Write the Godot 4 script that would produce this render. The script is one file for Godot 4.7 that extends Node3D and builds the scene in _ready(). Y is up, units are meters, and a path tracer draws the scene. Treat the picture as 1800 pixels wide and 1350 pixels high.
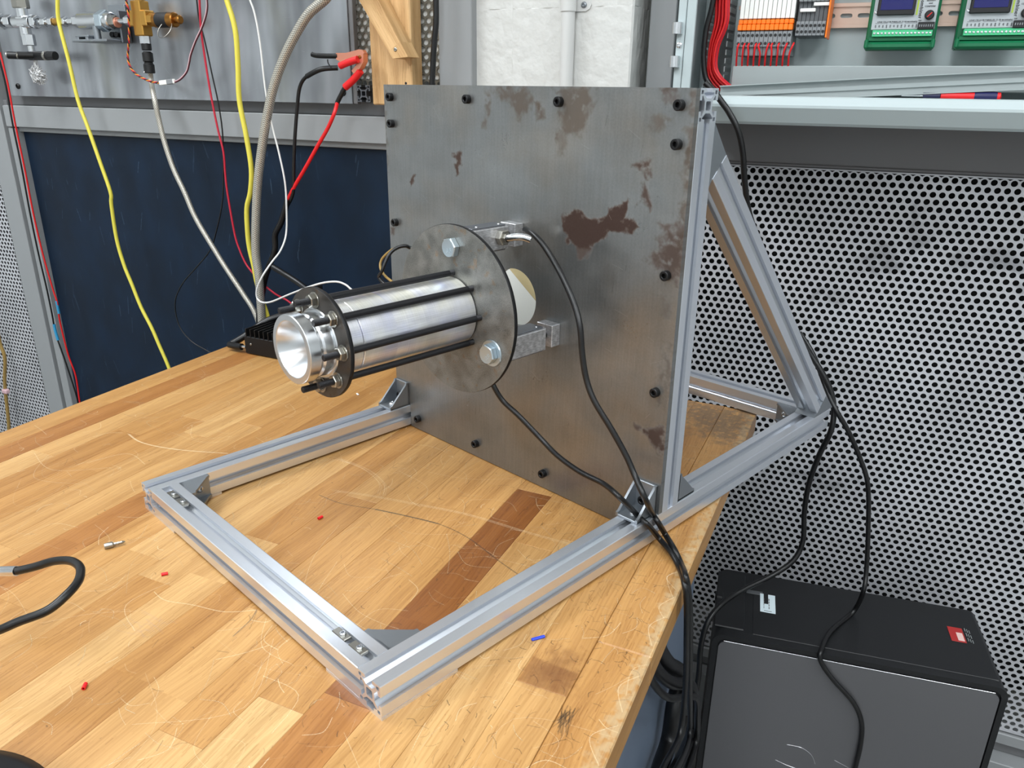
extends Node3D
# Workshop bench with an aluminium thrust stand, built in metres: floor at y = 0, bench top at y = 0.75, wall parallel to x.
# The stand is turned 20 degrees on the bench; its parts are built in its own axes.

const TOP := 0.75
const TURN := -0.349066
const WD := 0.455
const RAIL := 0.791
const ZP := -0.3646
const TH := 0.0066
const HT := 0.460
const RY0 := 0.003
const RY1 := 0.033
const AX := -0.2187
const AY := 0.2326

var M := {}
var rng := RandomNumberGenerator.new()
var counts := {}

class MB:
	var v := PackedVector3Array()
	var n := PackedVector3Array()
	var uv := PackedVector2Array()
	var uv2 := PackedVector2Array()
	func tri(a: Vector3, b: Vector3, c: Vector3, na: Vector3, nb: Vector3, nc: Vector3, ua := Vector2.ZERO, ub := Vector2.ZERO, uc := Vector2.ZERO) -> void:
		if (c - a).cross(b - a).dot(na + nb + nc) < 0.0:
			v.append_array([a, c, b]); n.append_array([na, nc, nb]); uv.append_array([ua, uc, ub])
		else:
			v.append_array([a, b, c]); n.append_array([na, nb, nc]); uv.append_array([ua, ub, uc])
	func face(p: Array, center: Vector3) -> void:
		var nn: Vector3 = (p[2] - p[0]).cross(p[1] - p[0]).normalized()
		var m := Vector3.ZERO
		for q in p: m += q
		if nn.dot(m / p.size() - center) < 0.0: nn = -nn
		for i in range(1, p.size() - 1): tri(p[0], p[i], p[i + 1], nn, nn, nn)
	func box(c: Vector3, s: Vector3, b := 0.0, basis := Basis()) -> MB:
		var h := s * 0.5
		b = minf(b, minf(h.x, minf(h.y, h.z)) * 0.9)
		if b <= 0.0:
			for ax in 3:
				for sg in [-1.0, 1.0]:
					var q := []
					for k in [[-1, -1], [1, -1], [1, 1], [-1, 1]]:
						var p := Vector3.ZERO
						p[ax] = sg * h[ax]; p[(ax + 1) % 3] = k[0] * h[(ax + 1) % 3]; p[(ax + 2) % 3] = k[1] * h[(ax + 2) % 3]
						q.append(c + basis * p)
					face(q, c)
			return self
		for ax in 3:
			var a1 := (ax + 1) % 3
			var a2 := (ax + 2) % 3
			for sg in [-1.0, 1.0]:
				var q := []
				for k in [[-1, -1], [1, -1], [1, 1], [-1, 1]]:
					var p := Vector3.ZERO
					p[ax] = sg * h[ax]; p[a1] = k[0] * (h[a1] - b); p[a2] = k[1] * (h[a2] - b)
					q.append(c + basis * p)
				face(q, c)
				for sk in [-1.0, 1.0]:
					var e := []
					for k in [[0, -1], [0, 1], [1, 1], [1, -1]]:
						var p := Vector3.ZERO
						p[a2] = k[1] * (h[a2] - b)
						if k[0] == 0: p[ax] = sg * h[ax]; p[a1] = sk * (h[a1] - b)
						else: p[ax] = sg * (h[ax] - b); p[a1] = sk * h[a1]
						e.append(c + basis * p)
					face(e, c)
		for sx in [-1.0, 1.0]:
			for sy in [-1.0, 1.0]:
				for sz in [-1.0, 1.0]:
					var g := Vector3(sx, sy, sz)
					var q := []
					for ax in 3:
						var p := g * (h - Vector3.ONE * b)
						p[ax] = g[ax] * h[ax]
						q.append(c + basis * p)
					face(q, c)
		return self
	# ear clipping that takes polygons whose holes are joined to the rim by a doubled edge
	static func ears(p: PackedVector2Array) -> PackedInt32Array:
		var out := PackedInt32Array()
		var left := []
		for i in p.size(): left.append(i)
		var guard := 0
		var at := 0
		while left.size() > 2 and guard < left.size() * 2 + 10:
			var m := left.size()
			var i0: int = left[(at + m - 1) % m]
			var i1: int = left[at % m]
			var i2: int = left[(at + 1) % m]
			var ax := p[i0].x
			var ay := p[i0].y
			var bx := p[i1].x
			var by := p[i1].y
			var cx := p[i2].x
			var cy := p[i2].y
			var area := (bx - ax) * (cy - ay) - (by - ay) * (cx - ax)
			var ok := area > 1e-13
			if ok:
				for k in left:
					var q := p[k]
					if q == p[i0] or q == p[i1] or q == p[i2]: continue
					var d0 := (bx - ax) * (q.y - ay) - (by - ay) * (q.x - ax)
					if d0 < -1e-14: continue
					var d1 := (cx - bx) * (q.y - by) - (cy - by) * (q.x - bx)
					if d1 < -1e-14: continue
					var d2 := (ax - cx) * (q.y - cy) - (ay - cy) * (q.x - cx)
					if d2 < -1e-14: continue
					ok = false
					break
			if ok:
				out.append_array([i0, i1, i2])
				left.remove_at(at % m)
				guard = 0
				at = at % maxi(left.size(), 1)
			else:
				at = (at + 1) % m
				guard += 1
				if absf(area) <= 1e-13 and guard > m:
					left.remove_at((at + m - 1) % m)
					guard = 0
					at = 0
		return out
	# polygon in the xy plane swept from z0 to z1, placed by xf; walls are smoothed where they turn by less than 35 degrees
	func extrude(poly: PackedVector2Array, z0: float, z1: float, xf := Transform3D(), smooth := true, walls := true) -> MB:
		var p := poly.duplicate()
		var area := 0.0
		for i in p.size(): area += p[i].cross(p[(i + 1) % p.size()])
		if area < 0.0: p.reverse()
		var cnt := p.size()
		var en := PackedVector2Array()
		for i in cnt:
			var d := (p[(i + 1) % cnt] - p[i]).normalized()
			en.append(Vector2(d.y, -d.x))
		var twice := {}
		for i in cnt: twice[[p[(i + 1) % cnt], p[i]]] = true
		if walls:
			for i in cnt:
				var j := (i + 1) % cnt
				if twice.has([p[i], p[j]]): continue
				var na := en[i]
				var nb := en[i]
				if smooth:
					if en[(i + cnt - 1) % cnt].dot(en[i]) > 0.82: na = (en[(i + cnt - 1) % cnt] + en[i]).normalized()
					if en[j].dot(en[i]) > 0.82: nb = (en[j] + en[i]).normalized()
				var a := xf * Vector3(p[i].x, p[i].y, z0)
				var b := xf * Vector3(p[j].x, p[j].y, z0)
				var c := xf * Vector3(p[j].x, p[j].y, z1)
				var d := xf * Vector3(p[i].x, p[i].y, z1)
				var wa := (xf.basis * Vector3(na.x, na.y, 0)).normalized()
				var wb := (xf.basis * Vector3(nb.x, nb.y, 0)).normalized()
				tri(a, b, c, wa, wb, wb, p[i], p[j], p[j])
				tri(a, c, d, wa, wb, wa, p[i], p[j], p[i])
		var idx := ears(p)
		var nz := (xf.basis * Vector3(0, 0, 1)).normalized()
		if z1 < z0: nz = -nz
		for k in range(0, idx.size(), 3):
			var t := [p[idx[k]], p[idx[k + 1]], p[idx[k + 2]]]
			for e in [[z0, -nz], [z1, nz]]:
				tri(xf * Vector3(t[0].x, t[0].y, e[0]), xf * Vector3(t[1].x, t[1].y, e[0]), xf * Vector3(t[2].x, t[2].y, e[0]), e[1], e[1], e[1], t[0], t[1], t[2])
		return self
	# profile of (radius, z) turned round the z axis
	func lathe(prof: Array, segs: int, xf := Transform3D(), smooth_deg := 30.0) -> MB:
		var m := prof.size()
		var sn := []
		for i in m - 1:
			var d: Vector2 = prof[i + 1] - prof[i]
			sn.append(Vector2(d.y, -d.x).normalized())
		for i in m - 1:
			var n0: Vector2 = sn[i]
			var n1: Vector2 = sn[i]
			if i > 0 and sn[i - 1].dot(sn[i]) > cos(deg_to_rad(smooth_deg)): n0 = (sn[i - 1] + sn[i]).normalized()
			if i < m - 2 and sn[i + 1].dot(sn[i]) > cos(deg_to_rad(smooth_deg)): n1 = (sn[i + 1] + sn[i]).normalized()
			for k in segs:
				var a0 := TAU * k / segs
				var a1 := TAU * (k + 1) / segs
				var c0 := Vector2(cos(a0), sin(a0))
				var c1 := Vector2(cos(a1), sin(a1))
				if segs <= 8:
					var mid := (c0 + c1).normalized()
					var nf := (xf.basis * Vector3(n0.x * mid.x, n0.x * mid.y, n0.y)).normalized()
					_ring(prof[i], prof[i + 1], c0, c1, nf, nf, nf, nf, xf)
				else:
					_ring(prof[i], prof[i + 1], c0, c1, (xf.basis * Vector3(n0.x * c0.x, n0.x * c0.y, n0.y)).normalized(), (xf.basis * Vector3(n0.x * c1.x, n0.x * c1.y, n0.y)).normalized(),
						(xf.basis * Vector3(n1.x * c1.x, n1.x * c1.y, n1.y)).normalized(), (xf.basis * Vector3(n1.x * c0.x, n1.x * c0.y, n1.y)).normalized(), xf)
		return self
	func _ring(q0: Vector2, q1: Vector2, c0: Vector2, c1: Vector2, na: Vector3, nb: Vector3, nc: Vector3, nd: Vector3, xf: Transform3D) -> void:
		var a := xf * Vector3(q0.x * c0.x, q0.x * c0.y, q0.y)
		var b := xf * Vector3(q0.x * c1.x, q0.x * c1.y, q0.y)
		var c := xf * Vector3(q1.x * c1.x, q1.x * c1.y, q1.y)
		var d := xf * Vector3(q1.x * c0.x, q1.x * c0.y, q1.y)
		if q0.x > 1e-7: tri(a, b, c, na, nb, nc)
		if q1.x > 1e-7: tri(a, c, d, na, nc, nd)
	func tube(pts: Array, r: float, segs := 10, sub := 5, caps := true) -> MB:
		var s := []
		for i in pts.size() - 1:
			var p0: Vector3 = pts[maxi(i - 1, 0)]
			var p1: Vector3 = pts[i]
			var p2: Vector3 = pts[i + 1]
			var p3: Vector3 = pts[mini(i + 2, pts.size() - 1)]
			for k in sub: s.append(p1.cubic_interpolate(p2, p0, p3, float(k) / sub))
		s.append(pts[-1])
		var t0: Vector3 = (s[1] - s[0]).normalized()
		var up := Vector3.UP if absf(t0.y) < 0.9 else Vector3.RIGHT
		var nrm := (up - t0 * up.dot(t0)).normalized()
		var rings := []
		var len := 0.0
		for i in s.size():
			var t: Vector3 = (s[mini(i + 1, s.size() - 1)] - s[maxi(i - 1, 0)]).normalized()
			nrm = (nrm - t * nrm.dot(t)).normalized()
			var bi := t.cross(nrm)
			if i > 0: len += s[i].distance_to(s[i - 1])
			var ring := []
			for k in segs + 1:
				var a := TAU * k / segs
				ring.append(nrm * cos(a) + bi * sin(a))
			rings.append([s[i], ring, len, t])
		for i in rings.size() - 1:
			var A = rings[i]
			var B = rings[i + 1]
			for k in segs:
				var a: Vector3 = A[0] + A[1][k] * r
				var b: Vector3 = A[0] + A[1][k + 1] * r
				var c: Vector3 = B[0] + B[1][k + 1] * r
				var d: Vector3 = B[0] + B[1][k] * r
				var u0 := float(k) / segs
				var u1 := float(k + 1) / segs
				tri(a, b, c, A[1][k], A[1][k + 1], B[1][k + 1], Vector2(u0, A[2]), Vector2(u1, A[2]), Vector2(u1, B[2]))
				tri(a, c, d, A[1][k], B[1][k + 1], B[1][k], Vector2(u0, A[2]), Vector2(u1, B[2]), Vector2(u0, B[2]))
		if caps:
			for e in [[rings[0], -1.0], [rings[-1], 1.0]]:
				for k in segs: tri(e[0][0], e[0][0] + e[0][1][k] * r, e[0][0] + e[0][1][k + 1] * r, e[0][3] * e[1], e[0][3] * e[1], e[0][3] * e[1])
		return self
	func mesh() -> ArrayMesh:
		var a := []
		a.resize(Mesh.ARRAY_MAX)
		a[Mesh.ARRAY_VERTEX] = v; a[Mesh.ARRAY_NORMAL] = n; a[Mesh.ARRAY_TEX_UV] = uv
		if uv2.size() == v.size(): a[Mesh.ARRAY_TEX_UV2] = uv2
		var m := ArrayMesh.new()
		m.add_surface_from_arrays(Mesh.PRIMITIVE_TRIANGLES, a)
		return m

# ---------- naming ----------
func thing(called: String, label: String, category: String, at := Transform3D(), group := "") -> Node3D:
	var o := Node3D.new()
	o.name = numbered(called)
	add_child(o)
	o.transform = at
	return tag(o, label, category, group)

func numbered(called: String) -> String:
	counts[called] = counts.get(called, -1) + 1
	return called if counts[called] == 0 else "%s_%03d" % [called, counts[called]]

func tag(o: Node3D, label: String, category: String, group := "") -> Node3D:
	o.set_meta("label", label)
	o.set_meta("category", category)
	if group != "": o.set_meta("group", group)
	return o

func part(called: String, m, mat: Material, parent: Node3D, xf := Transform3D(), label := "") -> MeshInstance3D:
	var o := MeshInstance3D.new()
	if parent != self:
		var key := "%d/%s" % [parent.get_instance_id(), called]
		counts[key] = counts.get(key, -1) + 1
		o.name = called if counts[key] == 0 else "%s_%03d" % [called, counts[key]]
	else:
		o.name = numbered(called)
	o.mesh = m.mesh() if m is MB else m
	o.material_override = mat
	o.transform = xf
	parent.add_child(o, true)
	if label != "": o.set_meta("label", label)
	return o

func single(called: String, m, mat: Material, label: String, category: String, group := "", xf := Transform3D()) -> MeshInstance3D:
	var o := part(called, m, mat, self, xf)
	tag(o, label, category, group)
	return o

func struct(called: String, m, mat: Material, xf := Transform3D()) -> MeshInstance3D:
	var o := part(called, m, mat, self, xf)
	o.set_meta("kind", "structure")
	return o

func at(x: float, y: float, z: float) -> Transform3D:
	return Transform3D(Basis(), Vector3(x, y, z))

# local x, y, z axes and origin
func frame(x: Vector3, y: Vector3, z: Vector3, o: Vector3) -> Transform3D:
	return Transform3D(Basis(x, y, z), o)

# z axis of the result points along d
func along(o: Vector3, d: Vector3) -> Transform3D:
	var z := d.normalized()
	var up := Vector3.UP if absf(z.y) < 0.95 else Vector3.RIGHT
	var x := up.cross(z).normalized()
	return Transform3D(Basis(x, z.cross(x), z), o)

func circle(c: Vector2, r: float, segs: int, cw := false) -> PackedVector2Array:
	var p := PackedVector2Array()
	for i in segs:
		var a := TAU * i / segs
		p.append(c + Vector2(cos(a), -sin(a) if cw else sin(a)) * r)
	return p

# cuts hole (any winding) out of poly by a hair-wide slit
func cut(poly: PackedVector2Array, hole: PackedVector2Array) -> PackedVector2Array:
	var area := 0.0
	for i in poly.size(): area += poly[i].cross(poly[(i + 1) % poly.size()])
	var p := poly.duplicate()
	if area < 0.0: p.reverse()
	var h := hole.duplicate()
	area = 0.0
	for i in h.size(): area += h[i].cross(h[(i + 1) % h.size()])
	if area > 0.0: h.reverse()
	var best := [1e9, 0, 0]
	for i in p.size():
		for j in h.size():
			var d := p[i].distance_squared_to(h[j])
			if d < best[0]: best = [d, i, j]
	var out := PackedVector2Array()
	for k in p.size() + 1: out.append(p[(best[1] + k) % p.size()])
	for k in h.size() + 1: out.append(h[(best[2] + k) % h.size()])
	return out

func profile() -> PackedVector2Array:
	# one slot side: from the right corner of the top face to the left one
	var side := [Vector2(14.3, 15), Vector2(4.7, 15), Vector2(4.7, 11.6), Vector2(8.6, 11.2), Vector2(8.6, 10.2), Vector2(3.8, 6.4), Vector2(-3.8, 6.4), Vector2(-8.6, 10.2), Vector2(-8.6, 11.2), Vector2(-4.7, 11.6), Vector2(-4.7, 15), Vector2(-14.3, 15)]
	var p := PackedVector2Array()
	for k in 4:
		for q in side: p.append(q.rotated(k * PI / 2) * 0.001)
		p.append(Vector2(-14.8, 14.8).rotated(k * PI / 2) * 0.001)
	p = cut(p, PackedVector2Array([Vector2(3, 4), Vector2(4, 3), Vector2(4, -3), Vector2(3, -4), Vector2(-3, -4), Vector2(-4, -3), Vector2(-4, 3), Vector2(-3, 4)]) * Transform2D(0, Vector2(0.001, 0.001), 0, Vector2.ZERO))
	for s in [[1, 1], [1, -1], [-1, -1], [-1, 1]]:
		var c := Vector2(11.5 * s[0], 11.6 * s[1])
		var sq := PackedVector2Array()
		for k in [[-1.7, -1.6], [1.7, -1.6], [1.7, 1.6], [-1.7, 1.6]]: sq.append((c + Vector2(k[0], k[1])) * 0.001)
		p = cut(p, sq)
	return p

# ---------- textures ----------
func noise(freq: float, oct := 3, sd := 1) -> FastNoiseLite:
	var f := FastNoiseLite.new()
	f.noise_type = FastNoiseLite.TYPE_SIMPLEX
	f.frequency = freq
	f.fractal_octaves = oct
	f.seed = sd
	return f

func tex(img: Image) -> ImageTexture:
	return ImageTexture.create_from_image(img)

func gray_tex(w: int, h: int, f: Callable) -> ImageTexture:
	var d := PackedByteArray()
	d.resize(w * h)
	for y in h:
		for x in w: d[y * w + x] = clampi(int(f.call(x, y) * 255.0), 0, 255)
	return tex(Image.create_from_data(w, h, false, Image.FORMAT_L8, d))

func wood_tex(sd: int) -> ImageTexture:
	var w := 256
	var h := 1024
	var r := RandomNumberGenerator.new()
	r.seed = sd
	var broad := noise(0.012, 2, sd)
	var fine := noise(0.09, 2, sd + 1)
	var warp := noise(0.006, 2, sd + 2)
	var val := PackedFloat32Array()
	val.resize(w * h)
	for y in h:
		for x in w:
			var xx := x + warp.get_noise_2d(x * 0.6, y * 0.35) * 14.0
			val[y * w + x] = 0.92 + broad.get_noise_2d(xx * 1.4, y * 0.06) * 0.09 + fine.get_noise_2d(xx * 2.6, y * 0.045) * 0.07
	for k in 1500:
		var x := r.randi_range(1, w - 2)
		var y := r.randi_range(0, h - 40)
		var l := r.randi_range(8, 40)
		var dk := r.randf_range(0.03, 0.13)
		if r.randf() < 0.25: dk = -dk * 0.6
		for i in l:
			var q := (y + i) * w + x + int(i * 0.04)
			val[q] -= dk
	var d := PackedByteArray()
	d.resize(w * h * 3)
	for i in w * h:
		var t := clampf(val[i], 0.35, 1.0)
		d[i * 3] = int(255.0 * pow(t, 0.75)); d[i * 3 + 1] = int(255.0 * t); d[i * 3 + 2] = int(255.0 * pow(t, 1.35))
	return tex(Image.create_from_data(w, h, false, Image.FORMAT_RGB8, d))

class Pad:
	# an RGBA canvas over a rectangle of a surface, for scratches, stains and marks
	var w: int
	var h: int
	var d := PackedByteArray()
	var o: Vector2
	var s: Vector2
	func _init(w_: int, h_: int, o_: Vector2, size: Vector2):
		w = w_; h = h_; o = o_; s = Vector2(w_, h_) / size
		d.resize(w * h * 4)
	func dot(x: int, y: int, c: Color, a: float) -> void:
		if x < 0 or y < 0 or x >= w or y >= h or a <= 0.0: return
		var i := (y * w + x) * 4
		var old := d[i + 3] / 255.0
		var na := a + old * (1.0 - a)
		var k := a / na
		d[i] = int(lerpf(d[i], c.r * 255.0, k)); d[i + 1] = int(lerpf(d[i + 1], c.g * 255.0, k)); d[i + 2] = int(lerpf(d[i + 2], c.b * 255.0, k))
		d[i + 3] = mini(255, int(na * 255.0))
	func line(p0: Vector2, p1: Vector2, c: Color, a: float, wd: float, r: RandomNumberGenerator) -> void:
		var q0 := (p0 - o) * s
		var q1 := (p1 - o) * s
		var l := q0.distance_to(q1)
		var st := int(l) + 1
		var half := wd * 0.5
		for i in st + 1:
			var q := q0.lerp(q1, float(i) / st)
			var aa := a * r.randf_range(0.55, 1.0)
			if half <= 0.75:
				dot(int(q.x), int(q.y), c, aa)
			else:
				for yy in range(int(q.y - half), int(q.y + half) + 1):
					for xx in range(int(q.x - half), int(q.x + half) + 1):
						dot(xx, yy, c, aa * clampf(1.1 - Vector2(xx, yy).distance_to(q) / half, 0.0, 1.0) * 0.6)
	func path(pts: Array, c: Color, a: float, wd: float, r: RandomNumberGenerator) -> void:
		for i in pts.size() - 1: 
			var p0: Vector2 = pts[maxi(i - 1, 0)]
			var p3: Vector2 = pts[mini(i + 2, pts.size() - 1)]
			var last: Vector2 = pts[i]
			for k in range(1, 7):
				var q: Vector2 = pts[i].cubic_interpolate(pts[i + 1], p0, p3, k / 6.0)
				line(last, q, c, a, wd, r)
				last = q
	# soft-edged patch; edge is broken up by noise f
	func patch(poly: PackedVector2Array, c: Color, a: float, soft: float, f: FastNoiseLite, amp: float, speck := 0.0) -> void:
		var lo := Vector2(1e9, 1e9)
		var hi := -lo
		for p in poly: lo = lo.min(p); hi = hi.max(p)
		lo -= Vector2.ONE * (soft + amp); hi += Vector2.ONE * (soft + amp)
		for y in range(maxi(0, int((lo.y - o.y) * s.y)), mini(h, int((hi.y - o.y) * s.y) + 1)):
			for x in range(maxi(0, int((lo.x - o.x) * s.x)), mini(w, int((hi.x - o.x) * s.x) + 1)):
				var p := Vector2(x, y) / s + o
				var nz := f.get_noise_2d(x, y)
				var q := p + Vector2(f.get_noise_2d(x + 900, y), f.get_noise_2d(x, y + 900)) * amp
				var inside := Geometry2D.is_point_in_polygon(q, poly)
				var dist := 1e9
				for i in poly.size():
					var e := Geometry2D.get_closest_point_to_segment(q, poly[i], poly[(i + 1) % poly.size()])
					dist = minf(dist, q.distance_squared_to(e))
				dist = sqrt(dist) * (1.0 if inside else -1.0)
				var k := smoothstep(-soft, soft, dist)
				if speck > 0.0: k *= smoothstep(speck - 0.5, speck + 0.3, 0.5 + nz * 0.9 + dist / maxf(soft, 0.001) * 0.15)
				dot(x, y, c, a * k)
	func texture() -> ImageTexture:
		return ImageTexture.create_from_image(Image.create_from_data(w, h, false, Image.FORMAT_RGBA8, d))
	func image() -> Image:
		return Image.create_from_data(w, h, false, Image.FORMAT_RGBA8, d)

func mat(c: Color, rough := 0.5, metal := 0.0) -> StandardMaterial3D:
	var m := StandardMaterial3D.new()
	m.albedo_color = c
	m.roughness = rough
	m.metallic = metal
	return m

func tri_tex(m: StandardMaterial3D, t: Texture2D, scale: float, world := false) -> void:
	m.uv1_triplanar = true
	m.uv1_world_triplanar = world
	m.uv1_scale = Vector3.ONE * scale
	m.albedo_texture = t

# ---------- the scene ----------
func _ready() -> void:
	rng.seed = 7
	var cam := Camera3D.new()
	cam.name = "camera"
	cam.transform = Transform3D(Basis(Vector3.UP, 0.427627) * Basis(Vector3.RIGHT, -0.365075) * Basis(Vector3.BACK, 0.012292), Vector3(0.28219, 1.20886, 0.38476))
	cam.fov = 52.597
	cam.near = 0.02
	add_child(cam)
	cam.current = true
	var env := Environment.new()
	env.background_mode = Environment.BG_COLOR
	env.background_color = Color(0.5, 0.52, 0.55)
	env.tonemap_mode = Environment.TONE_MAPPER_LINEAR
	env.tonemap_exposure = 0.69
	env.sdfgi_enabled = true
	env.ssao_enabled = true
	env.ssil_enabled = true
	var we := WorldEnvironment.new()
	we.name = "environment"
	we.environment = env
	add_child(we)
	lamps()
	materials()
	room()
	bench()
	stand()
	motor()
	partition()
	enclosure()
	fittings()
	cables()
	computer()
	clutter()

const LAMPS := [[Vector3(-1.5, 2.66, 0.2), 5.2], [Vector3(0.1, 2.66, 0.75), 2.8], [Vector3(1.6, 2.66, 0.2), 3.8], [Vector3(-1.5, 2.66, 2.3), 2.6], [Vector3(0.1, 2.66, 2.3), 2.6], [Vector3(1.6, 2.66, 2.3), 2.6]]

func lamps() -> void:
	var white := Color(0.965, 0.985, 1.0)
	var body := mat(Color(0.85, 0.86, 0.87), 0.5)
	var glow := mat(Color(0.9, 0.9, 0.9), 0.6)
	glow.emission_enabled = true
	glow.emission = white
	glow.emission_energy_multiplier = 6.0
	var names := ["above the bench on its left", "above the camera", "above the tower computer on the right", "behind the camera on the left side", "behind the camera in the middle", "behind the camera on the right side"]
	for i in LAMPS.size():
		var p: Vector3 = LAMPS[i][0]
		var t := thing("ceiling_light", "white ceiling light panel %s" % names[i], "light", at(p.x, p.y, p.z), "ceiling light panels")
		part("housing", MB.new().box(Vector3(0, 0.03, 0), Vector3(0.66, 0.05, 1.26), 0.006), body, t)
		part("diffuser", MB.new().box(Vector3(0, 0.001, 0), Vector3(0.6, 0.01, 1.2), 0.002), glow, t)
		var l := AreaLight3D.new()
		l.name = "light"
		l.area_size = Vector2(0.6, 1.2)
		l.light_color = white
		l.light_energy = LAMPS[i][1]
		l.area_range = 12.0
		l.area_attenuation = 2.0
		l.shadow_enabled = true
		l.transform = Transform3D(Basis(Vector3.RIGHT, -PI / 2), Vector3(0, -0.012, 0))
		t.add_child(l)

func materials() -> void:
	M.black = mat(Color(0.035, 0.035, 0.04), 0.45)
	M.rubber = mat(Color(0.03, 0.03, 0.035), 0.38)
	M.oxide = mat(Color(0.13, 0.13, 0.135), 0.42, 0.6)
	M.rod = mat(Color(0.07, 0.07, 0.085), 0.5, 0.2)
	M.alu = mat(Color(0.88, 0.895, 0.92), 0.29, 0.82)
	M.cast = mat(Color(0.58, 0.60, 0.62), 0.42, 0.85)
	M.castdark = mat(Color(0.46, 0.47, 0.49), 0.45, 0.85)
	M.polished = mat(Color(0.84, 0.85, 0.86), 0.30, 1.0)
	M.bright = mat(Color(0.86, 0.87, 0.88), 0.25, 1.0)
	M.zinc = mat(Color(0.74, 0.79, 0.82), 0.32, 0.9)
	M.nickel = mat(Color(0.62, 0.61, 0.58), 0.3, 0.95)
	M.brass = mat(Color(0.75, 0.57, 0.28), 0.36, 0.85)
	M.bronze = mat(Color(0.62, 0.43, 0.20), 0.3, 0.9)
	M.copper = mat(Color(0.88, 0.60, 0.50), 0.35, 0.7)
	M.white = mat(Color(0.90, 0.90, 0.88), 0.6)
	M.paper = mat(Color(0.93, 0.93, 0.90), 0.8)
	M.steelgrey = mat(Color(0.56, 0.57, 0.575), 0.5)
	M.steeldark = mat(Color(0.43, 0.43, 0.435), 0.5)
	M.beamshade = mat(Color(0.45, 0.445, 0.45), 0.5)  # frame grey darkened: shade under the cabinet overhang put into the colour
	M.bluegrey = mat(Color(0.42, 0.47, 0.54), 0.45)
	M.box = mat(Color(0.70, 0.745, 0.75), 0.42)
	M.duct = mat(Color(0.60, 0.63, 0.63), 0.55)
	M.red = mat(Color(0.80, 0.06, 0.07), 0.4)
	M.redlead = mat(Color(0.86, 0.10, 0.12), 0.4)
	M.crimson = mat(Color(0.72, 0.10, 0.20), 0.45)
	M.yellow = mat(Color(0.86, 0.81, 0.30), 0.42)
	M.whitewire = mat(Color(0.88, 0.88, 0.87), 0.4)
	M.orange = mat(Color(0.98, 0.47, 0.05), 0.45)
	M.green = mat(Color(0.02, 0.40, 0.25), 0.45)
	M.lightgreen = mat(Color(0.28, 0.72, 0.50), 0.45)
	M.grey = mat(Color(0.50, 0.51, 0.52), 0.5)
	M.darkgrey = mat(Color(0.33, 0.34, 0.35), 0.5)
	M.boardface = mat(Color(0.66, 0.68, 0.69), 0.5)
	M.tan = mat(Color(0.58, 0.47, 0.25), 0.5)
	M.cyan = mat(Color(0.18, 0.55, 0.72), 0.35)
	M.blue = mat(Color(0.12, 0.25, 0.80), 0.45)
	M.pale = mat(Color(0.80, 0.66, 0.68), 0.45)
	M.ink = mat(Color(0.08, 0.08, 0.09), 0.6)
	M.yellowzinc = mat(Color(0.80, 0.70, 0.64), 0.36, 0.7)
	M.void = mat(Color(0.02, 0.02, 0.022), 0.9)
	# bare aluminium sheet with rubbed marks and scratches
	var p := Pad.new(1024, 512, Vector2.ZERO, Vector2(1024, 512))
	p.d.fill(0)
	var nf := noise(0.006, 3, 21)
	for y in 512:
		for x in 1024:
			var g := 0.80 + nf.get_noise_2d(x * 2.0, y * 0.4) * 0.13 + nf.get_noise_2d(x * 0.7 + 400, y * 0.7) * 0.08
			var i := (y * 1024 + x) * 4
			p.d[i] = int(g * 236); p.d[i + 1] = int(g * 238); p.d[i + 2] = int(g * 242); p.d[i + 3] = 255
	for k in 130:
		var q := Vector2(rng.randf() * 1024, rng.randf() * 512)
		var a := rng.randf() * TAU
		p.line(q, q + Vector2(cos(a), sin(a)) * rng.randf_range(4, 34), Color(0.95, 0.96, 0.97), rng.randf_range(0.1, 0.5), 1.0, rng)
	M.sheet = mat(Color(0.86, 0.87, 0.88), 0.32, 0.8)
	M.sheet.albedo_texture = p.texture()
	# brushed metal
	var bn := noise(0.02, 2, 5)
	var fnn := noise(0.35, 1, 9)
	var br := gray_tex(256, 256, func(x, y): return 0.84 + bn.get_noise_2d(x, y) * 0.08 + fnn.get_noise_2d(x * 0.08, y * 2.0) * 0.12)
	M.brushed = mat(Color(0.93, 0.93, 0.94), 0.38, 0.8)
	tri_tex(M.brushed, br, 18.0)
	# turned casing: fine rings and faint heat marks
	var hn := noise(0.008, 3, 77)
	var img := Image.create(256, 512, false, Image.FORMAT_RGB8)
	for y in 512:
		for x in 256:
			var g := 0.90 + fnn.get_noise_2d(x * 0.02, y * 1.4) * 0.07 + hn.get_noise_2d(x * 2.0, y) * 0.06
			var b := clampf(hn.get_noise_2d(x + 300, y * 0.8) * 0.12, -0.05, 0.1)
			img.set_pixel(x, y, Color(g - b * 0.5, g - b * 0.4, g + b * 0.5))
	M.casing = mat(Color(1.0, 1.0, 1.0), 0.33, 0.72)
	tri_tex(M.casing, tex(img), 6.0)
	# mill-scale steel for the flanges
	var m1 := noise(0.012, 4, 31)
	var m2 := noise(0.22, 2, 32)
	var fl := Image.create(512, 512, false, Image.FORMAT_RGB8)
	var fr := Image.create(512, 512, false, Image.FORMAT_L8)
	for y in 512:
		for x in 512:
			var a := m1.get_noise_2d(x, y)
			var s := m2.get_noise_2d(x, y)
			var g := 0.50 + a * 0.07 + s * 0.07
			var rust := smoothstep(0.42, 0.75, m1.get_noise_2d(x + 700, y + 50))
			fl.set_pixel(x, y, Color(g + rust * 0.03, g - rust * 0.02, g - 0.015 - rust * 0.06))
			fr.set_pixel(x, y, Color.WHITE * clampf(0.46 + a * 0.16 + s * 0.14 + rust * 0.15, 0.2, 0.9))
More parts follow.
